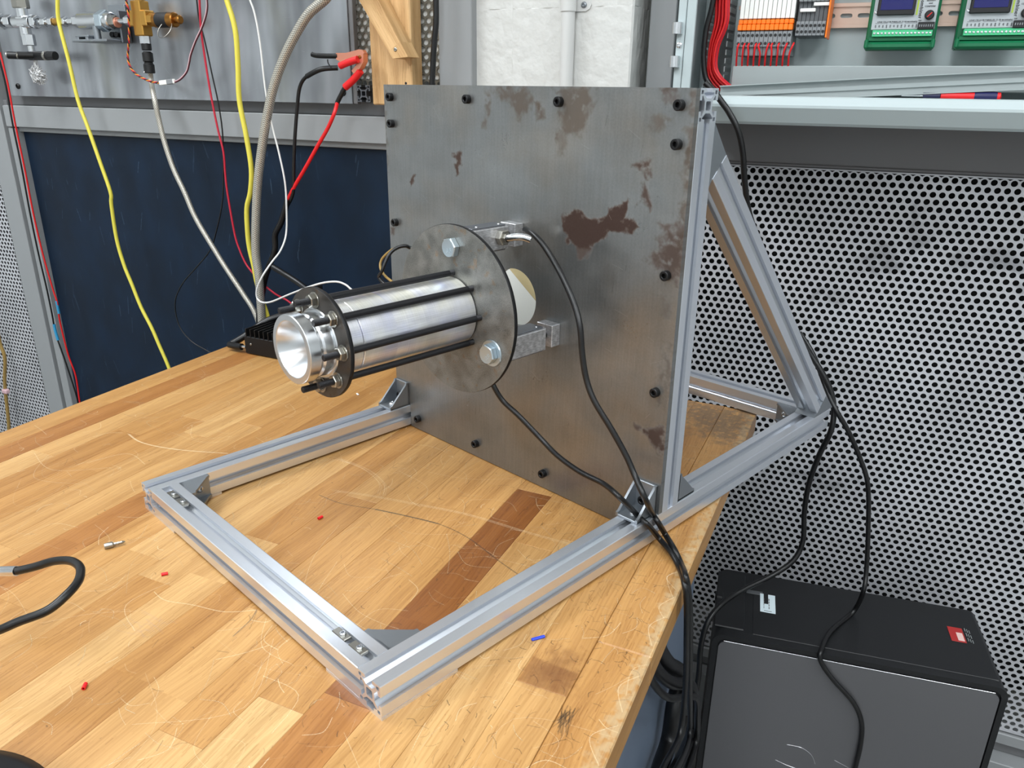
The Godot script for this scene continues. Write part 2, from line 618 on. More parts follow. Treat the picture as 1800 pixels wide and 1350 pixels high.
	M.scale = mat(Color(1, 1, 1), 1.0, 0.72)
	tri_tex(M.scale, tex(fl), 5.5)
	M.scale.roughness_texture = tex(fr)
	M.scaledark = M.scale.duplicate()
	M.scaledark.albedo_color = Color(0.66, 0.63, 0.62)
	M.edge = mat(Color(0.10, 0.10, 0.105), 0.5, 0.5)
	# painted perforated steel
	var pn := noise(0.01, 3, 55)
	var pp := Pad.new(512, 512, Vector2.ZERO, Vector2(1.25, 1.25))
	for y in 512:
		for x in 512:
			var g := 0.94 + pn.get_noise_2d(x, y) * 0.06
			var i := (y * 512 + x) * 4
			pp.d[i] = int(g * 250); pp.d[i + 1] = int(g * 250); pp.d[i + 2] = int(g * 252); pp.d[i + 3] = 255
	var sn := noise(0.05, 3, 56)
	for q in [[0.30, 0.235, 0.035, 0.02], [0.345, 0.19, 0.012, 0.05], [0.44, 0.22, 0.05, 0.014], [0.245, 0.30, 0.03, 0.012], [0.52, 0.26, 0.02, 0.03], [0.10, 0.23, 0.02, 0.03], [0.27, 0.62, 0.05, 0.02]]:
		var e := PackedVector2Array()
		for k in 10: e.append(Vector2(q[0] + cos(k * TAU / 10) * q[2], q[1] + sin(k * TAU / 10) * q[3]))
		pp.patch(e, Color(0.25, 0.25, 0.26), 0.28, 0.014, sn, 0.02, 0.4)
	M.perf = mat(Color(0.80, 0.805, 0.815), 0.42, 0.2)
	M.perf.albedo_texture = pp.texture()
	M.perfdark = mat(Color(0.47, 0.46, 0.42), 0.5, 0.25)
	# navy sheet with scuffs
	var np := Pad.new(1024, 512, Vector2.ZERO, Vector2(1024, 512))
	var nn := noise(0.01, 3, 91)
	for y in 512:
		for x in 1024:
			var g := 1.0 + nn.get_noise_2d(x, y) * 0.15
			var i := (y * 1024 + x) * 4
			np.d[i] = int(17 * g); np.d[i + 1] = int(38 * g); np.d[i + 2] = int(60 * g); np.d[i + 3] = 255
	for k in 260:
		var q := Vector2(rng.randf() * 1024, rng.randf() * 512)
		var a := rng.randf_range(-0.5, 0.5) + PI / 2
		np.line(q, q + Vector2(cos(a), sin(a)) * rng.randf_range(2, 24), Color(0.55, 0.62, 0.70), rng.randf_range(0.15, 0.6), rng.randf_range(1, 3.0), rng)
	for k in 3: np.line(Vector2(892 + k * 5, 140 + k * 2), Vector2(890 + k * 5, 166), Color(0.02, 0.03, 0.05), 0.8, 2.0, rng)
	M.navy = mat(Color(0.82, 0.82, 0.82), 0.5)
	M.navy.metallic_specular = 0.35
	M.navy.albedo_texture = np.texture()
	# painted rough plaster
	var pl := noise(0.02, 4, 14)
	var pl2 := noise(0.006, 2, 15)
	M.plaster = mat(Color(0.80, 0.80, 0.785), 0.55)
	M.pipepaint = mat(Color(0.79, 0.79, 0.78), 0.4)
	M.plaster.uv1_triplanar = true
	M.plaster.uv1_world_triplanar = true
	M.plaster.uv1_scale = Vector3.ONE * 3.0
	M.plaster.heightmap_enabled = true
	M.plaster.heightmap_texture = gray_tex(512, 512, func(x, y): return 0.5 + pl.get_noise_2d(x, y) * 0.22 + absf(pl2.get_noise_2d(x * 2.0, y)) * 0.4)
	M.plaster.heightmap_scale = 0.28
	# dressed pine
	var pw := wood_tex(400)
	M.pine = mat(Color(0.86, 0.71, 0.51), 0.6)
	M.pine.albedo_texture = pw
	# braided hose
	M.braid = mat(Color(0.93, 0.91, 0.86), 0.38, 0.65)
	var bd := gray_tex(64, 64, func(x, y):
		var a := sin((x + y) * TAU / 16.0)
		var b := sin((x - y) * TAU / 16.0)
		return 0.66 + 0.26 * maxf(a, b) + 0.08 * a * b)
	M.braid.albedo_texture = bd
	M.braid.uv1_scale = Vector3(2, 60, 1)
	M.braid.heightmap_enabled = true
	M.braid.heightmap_texture = bd
	M.braid.heightmap_scale = 0.06
	# tower case
	M.casetop = mat(Color(0.055, 0.06, 0.07), 0.5)
	M.casegrey = mat(Color(0.44, 0.44, 0.45), 0.36, 0.6)
	M.floor = mat(Color(0.62, 0.62, 0.61), 0.5)
	var fln := noise(0.02, 4, 63)
	tri_tex(M.floor, gray_tex(256, 256, func(x, y): return 0.85 + fln.get_noise_2d(x, y) * 0.2), 1.0)

func room() -> void:
	struct("floor", MB.new().box(Vector3(-0.1, -0.05, 1.1), Vector3(7.0, 0.1, 5.2)), M.floor)
	struct("ceiling", MB.new().box(Vector3(-0.1, 2.75, 1.1), Vector3(7.0, 0.1, 5.2)), mat(Color(0.88, 0.88, 0.87), 0.8))
	var wallm := mat(Color(0.90, 0.91, 0.91), 0.7)
	struct("wall_back", MB.new().box(Vector3(-0.1, 1.35, -1.45), Vector3(7.0, 2.7, 0.1)), M.plaster)
	struct("wall_front", MB.new().box(Vector3(-0.1, 1.35, 3.65), Vector3(7.0, 2.7, 0.1)), wallm)
	struct("wall_left", MB.new().box(Vector3(-3.55, 1.35, 1.1), Vector3(0.1, 2.7, 5.2)), wallm)
	struct("wall_right", MB.new().box(Vector3(3.35, 1.35, 1.1), Vector3(0.1, 2.7, 5.2)), wallm)

# ---------- workbench ----------
func bench() -> void:
	var t := thing("workbench", "worn butcher block workbench with scratched maple staves and blue grey legs", "workbench", at(0, TOP, 0))
	# scratches over the whole visible top, in bench coordinates (x, z)
	var o := Vector2(-0.775, -0.775)
	var p := Pad.new(2048, 2048, o, Vector2(0.95, 0.95))
	var pale := Color(0.97, 0.90, 0.75)
	var dark := Color(0.16, 0.12, 0.10)
	var r := RandomNumberGenerator.new()
	r.seed = 11
	for k in 900:
		var q := o + Vector2(r.randf(), r.randf()) * 0.95
		var a := r.randf() * TAU
		var l := r.randf_range(0.004, 0.05) if r.randf() < 0.85 else r.randf_range(0.05, 0.13)
		var bend := r.randf_range(-0.4, 0.4)
		var d := Vector2(cos(a), sin(a))
		var e := Vector2(-d.y, d.x) * bend * l
		p.path([q, q + d * l * 0.5 + e, q + d * l], pale, r.randf_range(0.2, 0.85), r.randf_range(1.0, 2.2), r)
	for k in 900:
		var bx := 0.17 - absf(r.randfn(0.0, 0.14))
		var q := Vector2(bx, r.randf_range(-0.77, 0.17))
		if r.randf() < 0.2: q.x = r.randf_range(-0.6, 0.17)
		var a := r.randf() * TAU
		var l := r.randf_range(0.002, 0.014)
		var d := Vector2(cos(a), sin(a))
		p.path([q, q + d * l * 0.5 + Vector2(-d.y, d.x) * l * r.randf_range(-0.3, 0.3), q + d * l], dark, r.randf_range(0.3, 0.85), r.randf_range(1.0, 2.2), r)
	for k in 1500:
		var q := Vector2(0.17 - absf(r.randfn(0.0, 0.22)), r.randf_range(-0.77, 0.17))
		p.line(q, q + Vector2(r.randf_range(-0.0006, 0.0006), r.randf_range(0.001, 0.006)), Color(0.42, 0.28, 0.15), r.randf_range(0.2, 0.7), r.randf_range(1.0, 2.0), r)
	for k in 40:
		var q := o + Vector2(r.randf(), r.randf()) * 0.95
		p.line(q, q + Vector2(0.002, 0.0008), dark, 0.7, r.randf_range(1.5, 4.0), r)
	for k in 30:
		var q := o + Vector2(r.randf(), r.randf()) * 0.95
		for e in r.randi_range(4, 12):
			var z := q + Vector2(r.randfn(0, 0.012), r.randfn(0, 0.012))
			var an := r.randf() * TAU
			p.line(z, z + Vector2(cos(an), sin(an)) * r.randf_range(0.004, 0.03), pale if r.randf() < 0.7 else dark, r.randf_range(0.25, 0.8), r.randf_range(1.0, 1.8), r)
	# long joints pressed dark, pencil line, pale rubbed arcs seen in front of the plate
	p.path([Vector2(-0.267, -0.267), Vector2(-0.231, -0.262), Vector2(-0.187, -0.268), Vector2(-0.147, -0.271), Vector2(-0.106, -0.272), Vector2(-0.063, -0.261), Vector2(-0.014, -0.236), Vector2(0.018, -0.221)], Color(0.22, 0.20, 0.18), 0.95, 3.6, r)
	p.path([Vector2(-0.187, -0.268), Vector2(-0.147, -0.271), Vector2(-0.106, -0.272)], Color(0.25, 0.24, 0.22), 0.8, 5.5, r)
	for k in 5:
		var j := Vector2(r.randf_range(-0.006, 0.006), r.randf_range(-0.006, 0.006))
		p.path([Vector2(-0.309, -0.356) + j, Vector2(-0.257, -0.346) + j, Vector2(-0.216, -0.323) + j, Vector2(-0.201, -0.299) + j], pale, 0.5, 1.8, r)
		p.path([Vector2(-0.258, -0.282) + j, Vector2(-0.219, -0.29) + j, Vector2(-0.159, -0.297) + j, Vector2(-0.086, -0.303) + j, Vector2(-0.013, -0.298) + j, Vector2(0.048, -0.296) + j], pale, 0.45, 1.8, r)
		p.path([Vector2(-0.614, -0.291) + j * 0.4, Vector2(-0.574, -0.279) + j * 0.4, Vector2(-0.516, -0.284) + j * 0.3, Vector2(-0.446, -0.305) + j * 0.2], pale, 0.55, 2.2, r)
	p.path([Vector2(-0.29, -0.044), Vector2(-0.27, -0.039), Vector2(-0.241, -0.045), Vector2(-0.207, -0.05), Vector2(-0.182, -0.065)], pale, 0.8, 2.4, r)
	p.path([Vector2(-0.175, -0.027), Vector2(-0.177, -0.051), Vector2(-0.182, -0.065)], Color(0.3, 0.27, 0.25), 0.7, 4.0, r)
	p.path([Vector2(-0.125, -0.12), Vector2(-0.095, -0.104), Vector2(-0.067, -0.099), Vector2(-0.048, -0.099)], pale, 0.8, 1.8, r)
	for k in 26: p.line(Vector2(0.126 + r.randf_range(-0.008, 0.008), -0.075 + r.randf_range(-0.004, 0.01)), Vector2(0.127 + r.randf_range(-0.008, 0.008), -0.05 + r.randf_range(-0.012, 0.004)), Color(0.05, 0.045, 0.045), 0.75, 2.6, r)
	for k in 24: p.line(Vector2(-0.26 + r.randf_range(-0.02, 0.02), 0.0 + r.randf_range(-0.02, 0.02)), Vector2(-0.25 + r.randf_range(-0.02, 0.02), -0.01 + r.randf_range(-0.02, 0.02)), Color(0.55, 0.50, 0.56), 0.25, 2.2, r)
	# bleached and dirty wear along the right-hand edge and the far corner
	var ef := noise(0.03, 3, 8)
	p.patch(PackedVector2Array([Vector2(0.156, -0.76), Vector2(0.172, -0.76), Vector2(0.172, 0.172), Vector2(0.152, 0.172), Vector2(0.16, -0.2)]), Color(0.74, 0.66, 0.52), 0.55, 0.006, ef, 0.006, 0.35)
	p.patch(PackedVector2Array([Vector2(0.06, -0.77), Vector2(0.17, -0.77), Vector2(0.165, -0.62), Vector2(0.12, -0.64), Vector2(0.07, -0.70)]), Color(0.36, 0.32, 0.27), 0.65, 0.025, ef, 0.02, 0.3)
	p.patch(PackedVector2Array([Vector2(0.0755, -0.118), Vector2(0.1190, -0.114), Vector2(0.1190, -0.0858), Vector2(0.0755, -0.0858)]), Color(0.40, 0.21, 0.09), 0.42, 0.002, ef, 0.001)
	p.patch(PackedVector2Array([Vector2(0.088, -0.135), Vector2(0.112, -0.135), Vector2(0.117, -0.090), Vector2(0.084, -0.090)]), Color(0.36, 0.18, 0.07), 0.5, 0.014, ef, 0.008)
	for k in 14:
		var z := r.randf_range(-0.4, 0.15)
		p.path([Vector2(0.166, z), Vector2(0.155 + r.randf_range(-0.006, 0.004), z + 0.02), Vector2(0.165, z + r.randf_range(0.03, 0.06))], Color(0.97, 0.90, 0.76), 0.7, 2.0, r)
	var marks := p.texture()
	# staves: boundaries along x, lengths along z
	var textures := [wood_tex(3), wood_tex(29)]
	var tones := [Color(0.745, 0.565, 0.340), Color(0.725, 0.54, 0.315), Color(0.765, 0.595, 0.375), Color(0.70, 0.515, 0.295), Color(0.735, 0.555, 0.33), Color(0.785, 0.625, 0.41), Color(0.66, 0.455, 0.245), Color(0.53, 0.33, 0.155), Color(0.81, 0.67, 0.46)]
	var mats := []
	for i in tones.size():
		for k in 2:
			var m := mat(tones[i], 0.38)
			m.albedo_texture = textures[k]
			m.detail_enabled = true
			m.detail_albedo = marks
			m.detail_uv_layer = BaseMaterial3D.DETAIL_UV_2
			m.detail_blend_mode = BaseMaterial3D.BLEND_MODE_MIX
			m.specular_mode = BaseMaterial3D.SPECULAR_SCHLICK_GGX
			mats.append(m)
	# forced pieces: column -> [[z far, z near, tone], ...]
	var forced := {
		4: [[-0.767, -0.385, 4], [-0.385, -0.006, 7], [-0.006, 0.32, 6], [0.32, 0.6, 2]],
		5: [[-0.767, -0.44, 1], [-0.44, 0.02, 4], [0.02, 0.55, 8]],
		1: [[-0.767, -0.30, 1], [-0.30, -0.0855, 4], [-0.0855, 0.3, 2]],
		19: [[-0.767, 0.2, 6], [0.2, 0.6, 1]],
		20: [[-0.767, -0.12, 4], [-0.12, 0.4, 2]],
		18: [[-0.767, -0.2, 2], [-0.2, 0.5, 5]],
		13: [[-0.767, -0.18, 1], [-0.18, 0.12, 6], [0.12, 0.5, 4]],
	}
	var sw := 0.94 / 21.0
	for c in 21:
		var x1 := 0.1696 if c == 0 else 0.1646 - sw * c
		var x0 := 0.1646 - sw * (c + 1)
		var pieces: Array = forced.get(c, [])
		if pieces.is_empty():
			var z := -0.767
			var off := r.randf_range(0.12, 0.5)
			while z < 0.75:
				var z2 := minf(z + off, 0.75)
				pieces.append([z, z2, [0, 1, 2, 3, 4, 5, 2, 0, 4, 1][r.randi_range(0, 9)]])
				z = z2
				off = r.randf_range(0.25, 0.6)
		elif pieces[-1][1] < 0.75:
			pieces.append([pieces[-1][1], 0.75, 2])
		for q in pieces:
			var k := r.randi_range(0, 1)
			var s := MB.new()
			s.box(Vector3((x0 + x1) * 0.5, -0.0165, (q[0] + q[1]) * 0.5), Vector3(x1 - x0 - 0.0001, 0.033, q[1] - q[0] - 0.0001), 0.00035 if not (c == 0) else 0.0012)
			var du := Vector2(r.randf(), r.randf())
			for i in s.v.size():
				var vv := s.v[i]
				var nn := s.n[i]
				if absf(nn.y) > 0.5: s.uv[i] = Vector2(vv.x / 0.18, vv.z / 0.72) + du
				elif absf(nn.x) > 0.5: s.uv[i] = Vector2(vv.y / 0.18, vv.z / 0.72) + du
				else: s.uv[i] = Vector2(vv.x / 0.18, vv.y / 0.18) + du
				s.uv2.append((Vector2(vv.x, vv.z) - o) / 0.95 if nn.y > 0.3 else Vector2(0.02, 0.02))
			part("stave", s, mats[q[2] * 2 + k], t)
	# steel underframe: side panels and feet
	for x in [0.105, -0.70]:
		part("leg_panel", MB.new().box(Vector3(x, -0.395, -0.36), Vector3(0.03, 0.71, 0.62), 0.004), M.bluegrey, t)
		part("leg", MB.new().box(Vector3(x, -0.385, 0.58), Vector3(0.06, 0.70, 0.06), 0.004), M.bluegrey, t)
		part("foot", MB.new().box(Vector3(x, -0.742, 0.58), Vector3(0.08, 0.015, 0.08), 0.002), M.black, t)
	part("apron", MB.new().box(Vector3(-0.30, -0.075, -0.60), Vector3(0.78, 0.08, 0.025), 0.002), M.bluegrey, t)
	part("leg_post", MB.new().box(Vector3(0.115, -0.39, -0.02), Vector3(0.04, 0.71, 0.04), 0.003), M.black, t)

# ---------- the stand ----------
func bracket() -> Array:
	# corner at the origin, legs along +x and +y, 28 mm wide along z: [body, ribs]
	var b := MB.new()
	b.box(Vector3(0.017, 0.0016, 0), Vector3(0.034, 0.0032, 0.028), 0.0006)
	b.box(Vector3(0.0016, 0.017, 0), Vector3(0.0032, 0.034, 0.028), 0.0006)
	var p := PackedVector2Array([Vector2(0.001, 0.001), Vector2(0.034, 0.001), Vector2(0.034, 0.005), Vector2(0.031, 0.006), Vector2(0.006, 0.031), Vector2(0.005, 0.034), Vector2(0.001, 0.034)])
	for s in [-1.0, 1.0]: b.extrude(p, s * 0.014, s * 0.0112)
	return [b.mesh()]

func button(r := 0.0048, h := 0.0030) -> MB:
	# rounded screw head with a hexagon socket, axis +z
	var prof := [Vector2(0, 0), Vector2(r, 0), Vector2(r, h * 0.25), Vector2(r * 0.85, h * 0.75), Vector2(r * 0.5, h)]
	var m := MB.new().lathe(prof, 16, Transform3D(), 60.0)
	m.lathe([Vector2(r * 0.5, h), Vector2(r * 0.42, h * 0.9), Vector2(r * 0.40, h * 0.3), Vector2(0, h * 0.3)], 6)
	return m

func socket_bolt(r := 0.005, h := 0.006) -> ArrayMesh:
	var m := MB.new().lathe([Vector2(r, 0), Vector2(r, h * 0.88), Vector2(r * 0.88, h), Vector2(r * 0.56, h)], 24, Transform3D(), 20.0)
	m.lathe([Vector2(r * 0.60, h), Vector2(r * 0.50, h * 0.9), Vector2(r * 0.48, h * 0.35), Vector2(0, h * 0.35)], 6)
	return m.mesh()

func stand() -> void:
	var t := thing("thrust_stand", "silver aluminium extrusion frame on the bench carrying a big upright rusty steel plate", "test stand", Transform3D(Basis(Vector3.UP, TURN), Vector3(0, TOP, 0)))
	var prof := profile()
	var mid := (RY0 + RY1) * 0.5
	var zc := ZP - TH - 0.015
	var bar := func(len: float) -> ArrayMesh: return MB.new().extrude(prof, 0, len, Transform3D(), false).mesh()
	var rail: ArrayMesh = bar.call(RAIL)
	var cross: ArrayMesh = bar.call(WD - 0.06)
	var post: ArrayMesh = bar.call(HT - 0.03 - RY1)
	var top: ArrayMesh = bar.call(WD)
	var brace: ArrayMesh = bar.call(0.4822)
	for x in [-0.015, -WD + 0.015]:
		part("side_rail", rail, M.alu, t, at(x, mid, -RAIL))
		part("post", post, M.alu, t, frame(Vector3.RIGHT, Vector3.FORWARD, Vector3.UP, Vector3(x, RY1, zc)))
		var d := Vector3(0, -0.70711, -0.70711)
		part("brace", brace, M.alu, t, frame(Vector3.RIGHT, d.cross(Vector3.RIGHT), d, Vector3(x, 0.390, -0.4170)))
		var zb := ZP - TH - 0.03
		var tri_top := PackedVector2Array([Vector2(0.4305, zb), Vector2(0.4006, -0.4276), Vector2(0.3794, -0.4064), Vector2(0.372, zb)])
		var tri_bot := PackedVector2Array()
		for q in tri_top: tri_bot.append(Vector2(RY1 + (zb - q.y), zb - (q.x - RY1)))
		var yz := frame(Vector3.UP, Vector3.BACK, Vector3.RIGHT, Vector3(x, 0, 0))
		part("angle_connector", MB.new().extrude(tri_top, -0.0145, 0.0145, yz), M.cast, t)
		part("angle_connector", MB.new().extrude(tri_bot, -0.0145, 0.0145, yz), M.cast, t)
	var across := func(z: float, y: float, m: ArrayMesh, x0: float, called: String) -> void:
		part(called, m, M.alu, t, frame(Vector3.BACK, Vector3.UP, Vector3.LEFT, Vector3(x0, y, z)))
	across.call(-0.015, mid, cross, -0.03, "crossbar")
	across.call(zc, mid, cross, -0.03, "crossbar")
	across.call(-RAIL + 0.015, mid, cross, -0.03, "crossbar")
	across.call(zc, HT - 0.015, top, 0.0, "top_bar")
	# corner brackets: [origin, leg a, leg b]
	var bm: ArrayMesh = bracket()[0]
	var screw: ArrayMesh = button().mesh()
	var bolt: ArrayMesh = socket_bolt()
	var zb := ZP - TH - 0.03
	var zr := -RAIL + 0.03
	for e in [[Vector3(-0.03, mid, -0.03), Vector3.LEFT, Vector3.FORWARD, 0], [Vector3(-WD + 0.03, mid, -0.03), Vector3.RIGHT, Vector3.FORWARD, 0],
			[Vector3(-0.03, mid, zr), Vector3.LEFT, Vector3.BACK, 0], [Vector3(-WD + 0.03, mid, zr), Vector3.RIGHT, Vector3.BACK, 0],
			[Vector3(-0.0175, RY1, ZP), Vector3.BACK, Vector3.UP, 1], [Vector3(-WD + 0.015, RY1, ZP), Vector3.BACK, Vector3.UP, 1],
			[Vector3(-0.015, RY1, zb), Vector3.FORWARD, Vector3.UP, 0], [Vector3(-WD + 0.015, RY1, zb), Vector3.FORWARD, Vector3.UP, 0]]:
		var z: Vector3 = e[1].cross(e[2])
		var b := part("corner_bracket", bm, M.cast, t, frame(e[1], e[2], z, e[0]))
		part("screw", screw, M.bright, b, frame(Vector3.RIGHT, Vector3.FORWARD, Vector3.UP, Vector3(0.021, 0.0032, 0)))
		if e[3] == 1: part("bolt", bolt, M.oxide, b, frame(Vector3.UP, Vector3.BACK, Vector3.RIGHT, Vector3(0.0032, 0.0135, 0)))
		else: part("screw", screw, M.bright, b, frame(Vector3.UP, Vector3.BACK, Vector3.RIGHT, Vector3(0.0032, 0.021, 0)))
	# slot nuts lying in the front crossbar, each with a stud hole
	for x in [-0.404, -0.381, -0.074, -0.050]:
		var nut := part("slot_nut", MB.new().box(Vector3.ZERO, Vector3(0.018, 0.003, 0.0078), 0.0005), M.nickel, t, at(x, RY1 - 0.0022, -0.015))
		part("grub_screw", MB.new().lathe([Vector2(0.0028, 0), Vector2(0.0028, 0.0022), Vector2(0.0022, 0.0028), Vector2(0.0014, 0.0028)], 14).lathe([Vector2(0.0015, 0.0028), Vector2(0.0013, 0.0008), Vector2(0, 0.0008)], 6), M.bright, nut, frame(Vector3.RIGHT, Vector3.FORWARD, Vector3.UP, Vector3(0.002, 0.001, 0)))
	# flat corner plates below the front corners and a levelling foot
	for s in [0, 1]:
		var l := PackedVector2Array([Vector2(0, 0), Vector2(0.078, 0), Vector2(0.078, 0.03), Vector2(0.03, 0.03), Vector2(0.03, 0.078), Vector2(0, 0.078)])
		part("corner_plate", MB.new().extrude(l, 0, -0.003), M.alu, t, frame(Vector3.LEFT if s == 0 else Vector3.RIGHT, Vector3.FORWARD, Vector3.UP, Vector3(0.0 if s == 0 else -WD, RY0, 0)))
	for x in [-0.015, -WD + 0.022]:
		part("foot_screw", MB.new().lathe([Vector2(0, -0.003), Vector2(0.003, -0.003), Vector2(0.003, 0.001), Vector2(0, 0.001)], 12), M.bright, t, frame(Vector3.RIGHT, Vector3.FORWARD, Vector3.UP, Vector3(x, RY0, ZP + 0.02)))
		part("foot_screw", MB.new().lathe([Vector2(0, -0.003), Vector2(0.003, -0.003), Vector2(0.003, 0.001), Vector2(0, 0.001)], 12), M.bright, t, frame(Vector3.RIGHT, Vector3.FORWARD, Vector3.UP, Vector3(x, RY0, -RAIL + 0.05)))
	steel_plate(t, bolt)

func steel_plate(t: Node3D, bolt: ArrayMesh) -> void:
	# colour, roughness and metal of the hot-rolled plate, with its rust, over the plate's own rectangle (x, height)
	var o := Vector2(-WD, 0.0)
	var p := Pad.new(1024, 1024, o, Vector2(WD, HT))
	var a := noise(0.004, 4, 71)
	var b := noise(0.12, 2, 72)
	for y in 1024:
		for x in 1024:
			var g := 0.535 + a.get_noise_2d(x * 0.5, y * 1.6) * 0.025 + a.get_noise_2d(x + 2000, y) * 0.025 + b.get_noise_2d(x, y) * 0.014 + b.get_noise_2d(x * 0.8, y * 0.04) * 0.012
			var warm := clampf(a.get_noise_2d(x * 0.8, y * 0.8 + 500) * 0.02, -0.004, 0.014)
			var i := (y * 1024 + x) * 4
			p.d[i] = int((g + warm) * 255); p.d[i + 1] = int((g + 0.004) * 255); p.d[i + 2] = int((g - warm) * 255); p.d[i + 3] = 255
	var f := noise(0.02, 4, 73)
	var rust := Pad.new(1024, 1024, o, Vector2(WD, HT))
	var R := Color(0.19, 0.112, 0.075)
	var B := Color(0.24, 0.185, 0.14)
	rust.patch(PackedVector2Array([Vector2(-0.1519,0.3280), Vector2(-0.1431,0.3358), Vector2(-0.1280,0.3404), Vector2(-0.1152,0.3343), Vector2(-0.0980,0.3335), Vector2(-0.0847,0.3471), Vector2(-0.0670,0.3553), Vector2(-0.0652,0.3474), Vector2(-0.0702,0.3386), Vector2(-0.0568,0.3402), Vector2(-0.0506,0.3338), Vector2(-0.0579,0.3265), Vector2(-0.0807,0.3244), Vector2(-0.0945,0.3160), Vector2(-0.1084,0.3045), Vector2(-0.1259,0.3010), Vector2(-0.1416,0.3037), Vector2(-0.1459,0.3130), Vector2(-0.1489,0.3205)]), R, 0.95, 0.0022, f, 0.0040, 0.18)
	rust.patch(PackedVector2Array([Vector2(-0.1310,0.3012), Vector2(-0.1061,0.3067), Vector2(-0.1152,0.2917), Vector2(-0.1275,0.2838)]), R, 0.60, 0.0040, f, 0.0040, 0.60)
	rust.patch(PackedVector2Array([Vector2(-0.0652,0.3881), Vector2(-0.0527,0.3958), Vector2(-0.0430,0.3948), Vector2(-0.0407,0.3814), Vector2(-0.0469,0.3783), Vector2(-0.0498,0.3875)]), R, 0.90, 0.0030, f, 0.0040, 0.30)
	rust.patch(PackedVector2Array([Vector2(-0.0519,0.3735), Vector2(-0.0448,0.3672), Vector2(-0.0382,0.3539), Vector2(-0.0422,0.3499), Vector2(-0.0472,0.3582), Vector2(-0.0565,0.3501), Vector2(-0.0558,0.3556), Vector2(-0.0508,0.3614)]), R, 0.75, 0.0030, f, 0.0040, 0.40)
	rust.patch(PackedVector2Array([Vector2(-0.3245,0.3859), Vector2(-0.3097,0.3858), Vector2(-0.3117,0.3613), Vector2(-0.3201,0.3596)]), R, 0.85, 0.0030, f, 0.0050, 0.50)
	rust.patch(PackedVector2Array([Vector2(-0.2699,0.4546), Vector2(-0.2625,0.4527), Vector2(-0.2630,0.4216), Vector2(-0.2669,0.4152), Vector2(-0.2746,0.4162), Vector2(-0.2684,0.4214)]), B, 0.55, 0.0040, f, 0.0050, 0.45)
	rust.patch(PackedVector2Array([Vector2(-0.4099,0.3454), Vector2(-0.3962,0.3545), Vector2(-0.3985,0.3464), Vector2(-0.4064,0.3399)]), R, 0.80, 0.0020, f, 0.0030, 0.40)
	rust.patch(PackedVector2Array([Vector2(-0.2566,0.4576), Vector2(-0.2005,0.4581), Vector2(-0.1975,0.4462), Vector2(-0.2107,0.4311), Vector2(-0.2219,0.4317), Vector2(-0.2305,0.4437), Vector2(-0.2449,0.4492)]), B, 0.55, 0.0060, f, 0.0080, 0.20)
	rust.patch(PackedVector2Array([Vector2(-0.1947,0.4435), Vector2(-0.1854,0.4428), Vector2(-0.1797,0.4284), Vector2(-0.1889,0.4271)]), B, 0.70, 0.0040, f, 0.0040, 0.20)
	rust.patch(PackedVector2Array([Vector2(-0.1666,0.4584), Vector2(-0.1180,0.4588), Vector2(-0.1212,0.4338), Vector2(-0.1322,0.4158), Vector2(-0.1596,0.4127), Vector2(-0.1578,0.4309), Vector2(-0.1559,0.4435)]), B, 0.55, 0.0060, f, 0.0080, 0.15)
	rust.patch(PackedVector2Array([Vector2(-0.1596,0.4127), Vector2(-0.1469,0.4133), Vector2(-0.1498,0.3948), Vector2(-0.1561,0.3926)]), B, 0.35, 0.0060, f, 0.0060, 0.30)
	rust.patch(PackedVector2Array([Vector2(-0.0376,0.4591), Vector2(-0.0217,0.4592), Vector2(-0.0246,0.4495), Vector2(-0.0329,0.4517)]), R, 0.60, 0.0060, f, 0.0060, 0.20)
	rust.patch(PackedVector2Array([Vector2(-0.0448,0.4264), Vector2(-0.0393,0.4339), Vector2(-0.0253,0.4360), Vector2(-0.0236,0.4288), Vector2(-0.0380,0.4201)]), B, 0.50, 0.0060, f, 0.0060, 0.20)
	rust.patch(PackedVector2Array([Vector2(-0.0257,0.3342), Vector2(-0.0073,0.3383), Vector2(0.0039,0.3294), Vector2(0.0006,0.3025), Vector2(-0.0041,0.2873), Vector2(-0.0133,0.2948), Vector2(-0.0265,0.2981), Vector2(-0.0358,0.3040), Vector2(-0.0198,0.3173)]), R, 0.70, 0.0080, f, 0.0100, 0.25)
	rust.patch(PackedVector2Array([Vector2(-0.0192,0.2661), Vector2(-0.0106,0.2677), Vector2(-0.0109,0.2489), Vector2(-0.0179,0.2531)]), B, 0.50, 0.0060, f, 0.0060, 0.20)
	rust.patch(PackedVector2Array([Vector2(-0.0045,0.4072), Vector2(0.0052,0.4078), Vector2(0.0048,0.3208), Vector2(-0.0033,0.3197)]), B, 0.60, 0.0050, f, 0.0080, 0.40)
	rust.patch(PackedVector2Array([Vector2(-0.0057,0.4544), Vector2(0.0037,0.4546), Vector2(0.0055,0.4046), Vector2(-0.0038,0.4008)]), B, 0.55, 0.0050, f, 0.0080, 0.45)
	rust.patch(PackedVector2Array([Vector2(-0.0383,0.1276), Vector2(-0.0183,0.1295), Vector2(-0.0048,0.1321), Vector2(0.0014,0.1190), Vector2(-0.0007,0.1001), Vector2(-0.0166,0.1110), Vector2(-0.0318,0.1224)]), R, 0.85, 0.0040, f, 0.0050, 0.25)
	rust.patch(PackedVector2Array([Vector2(-0.0094,0.2190), Vector2(-0.0023,0.2224), Vector2(0.0003,0.1780), Vector2(-0.0069,0.1743), Vector2(-0.0089,0.1546), Vector2(-0.0133,0.1603)]), B, 0.50, 0.0060, f, 0.0080, 0.40)
	rust.patch(PackedVector2Array([Vector2(-0.4535,0.2822), Vector2(-0.4432,0.2835), Vector2(-0.4460,0.2732), Vector2(-0.4542,0.2721)]), R, 0.50, 0.0030, f, 0.0030, 0.20)
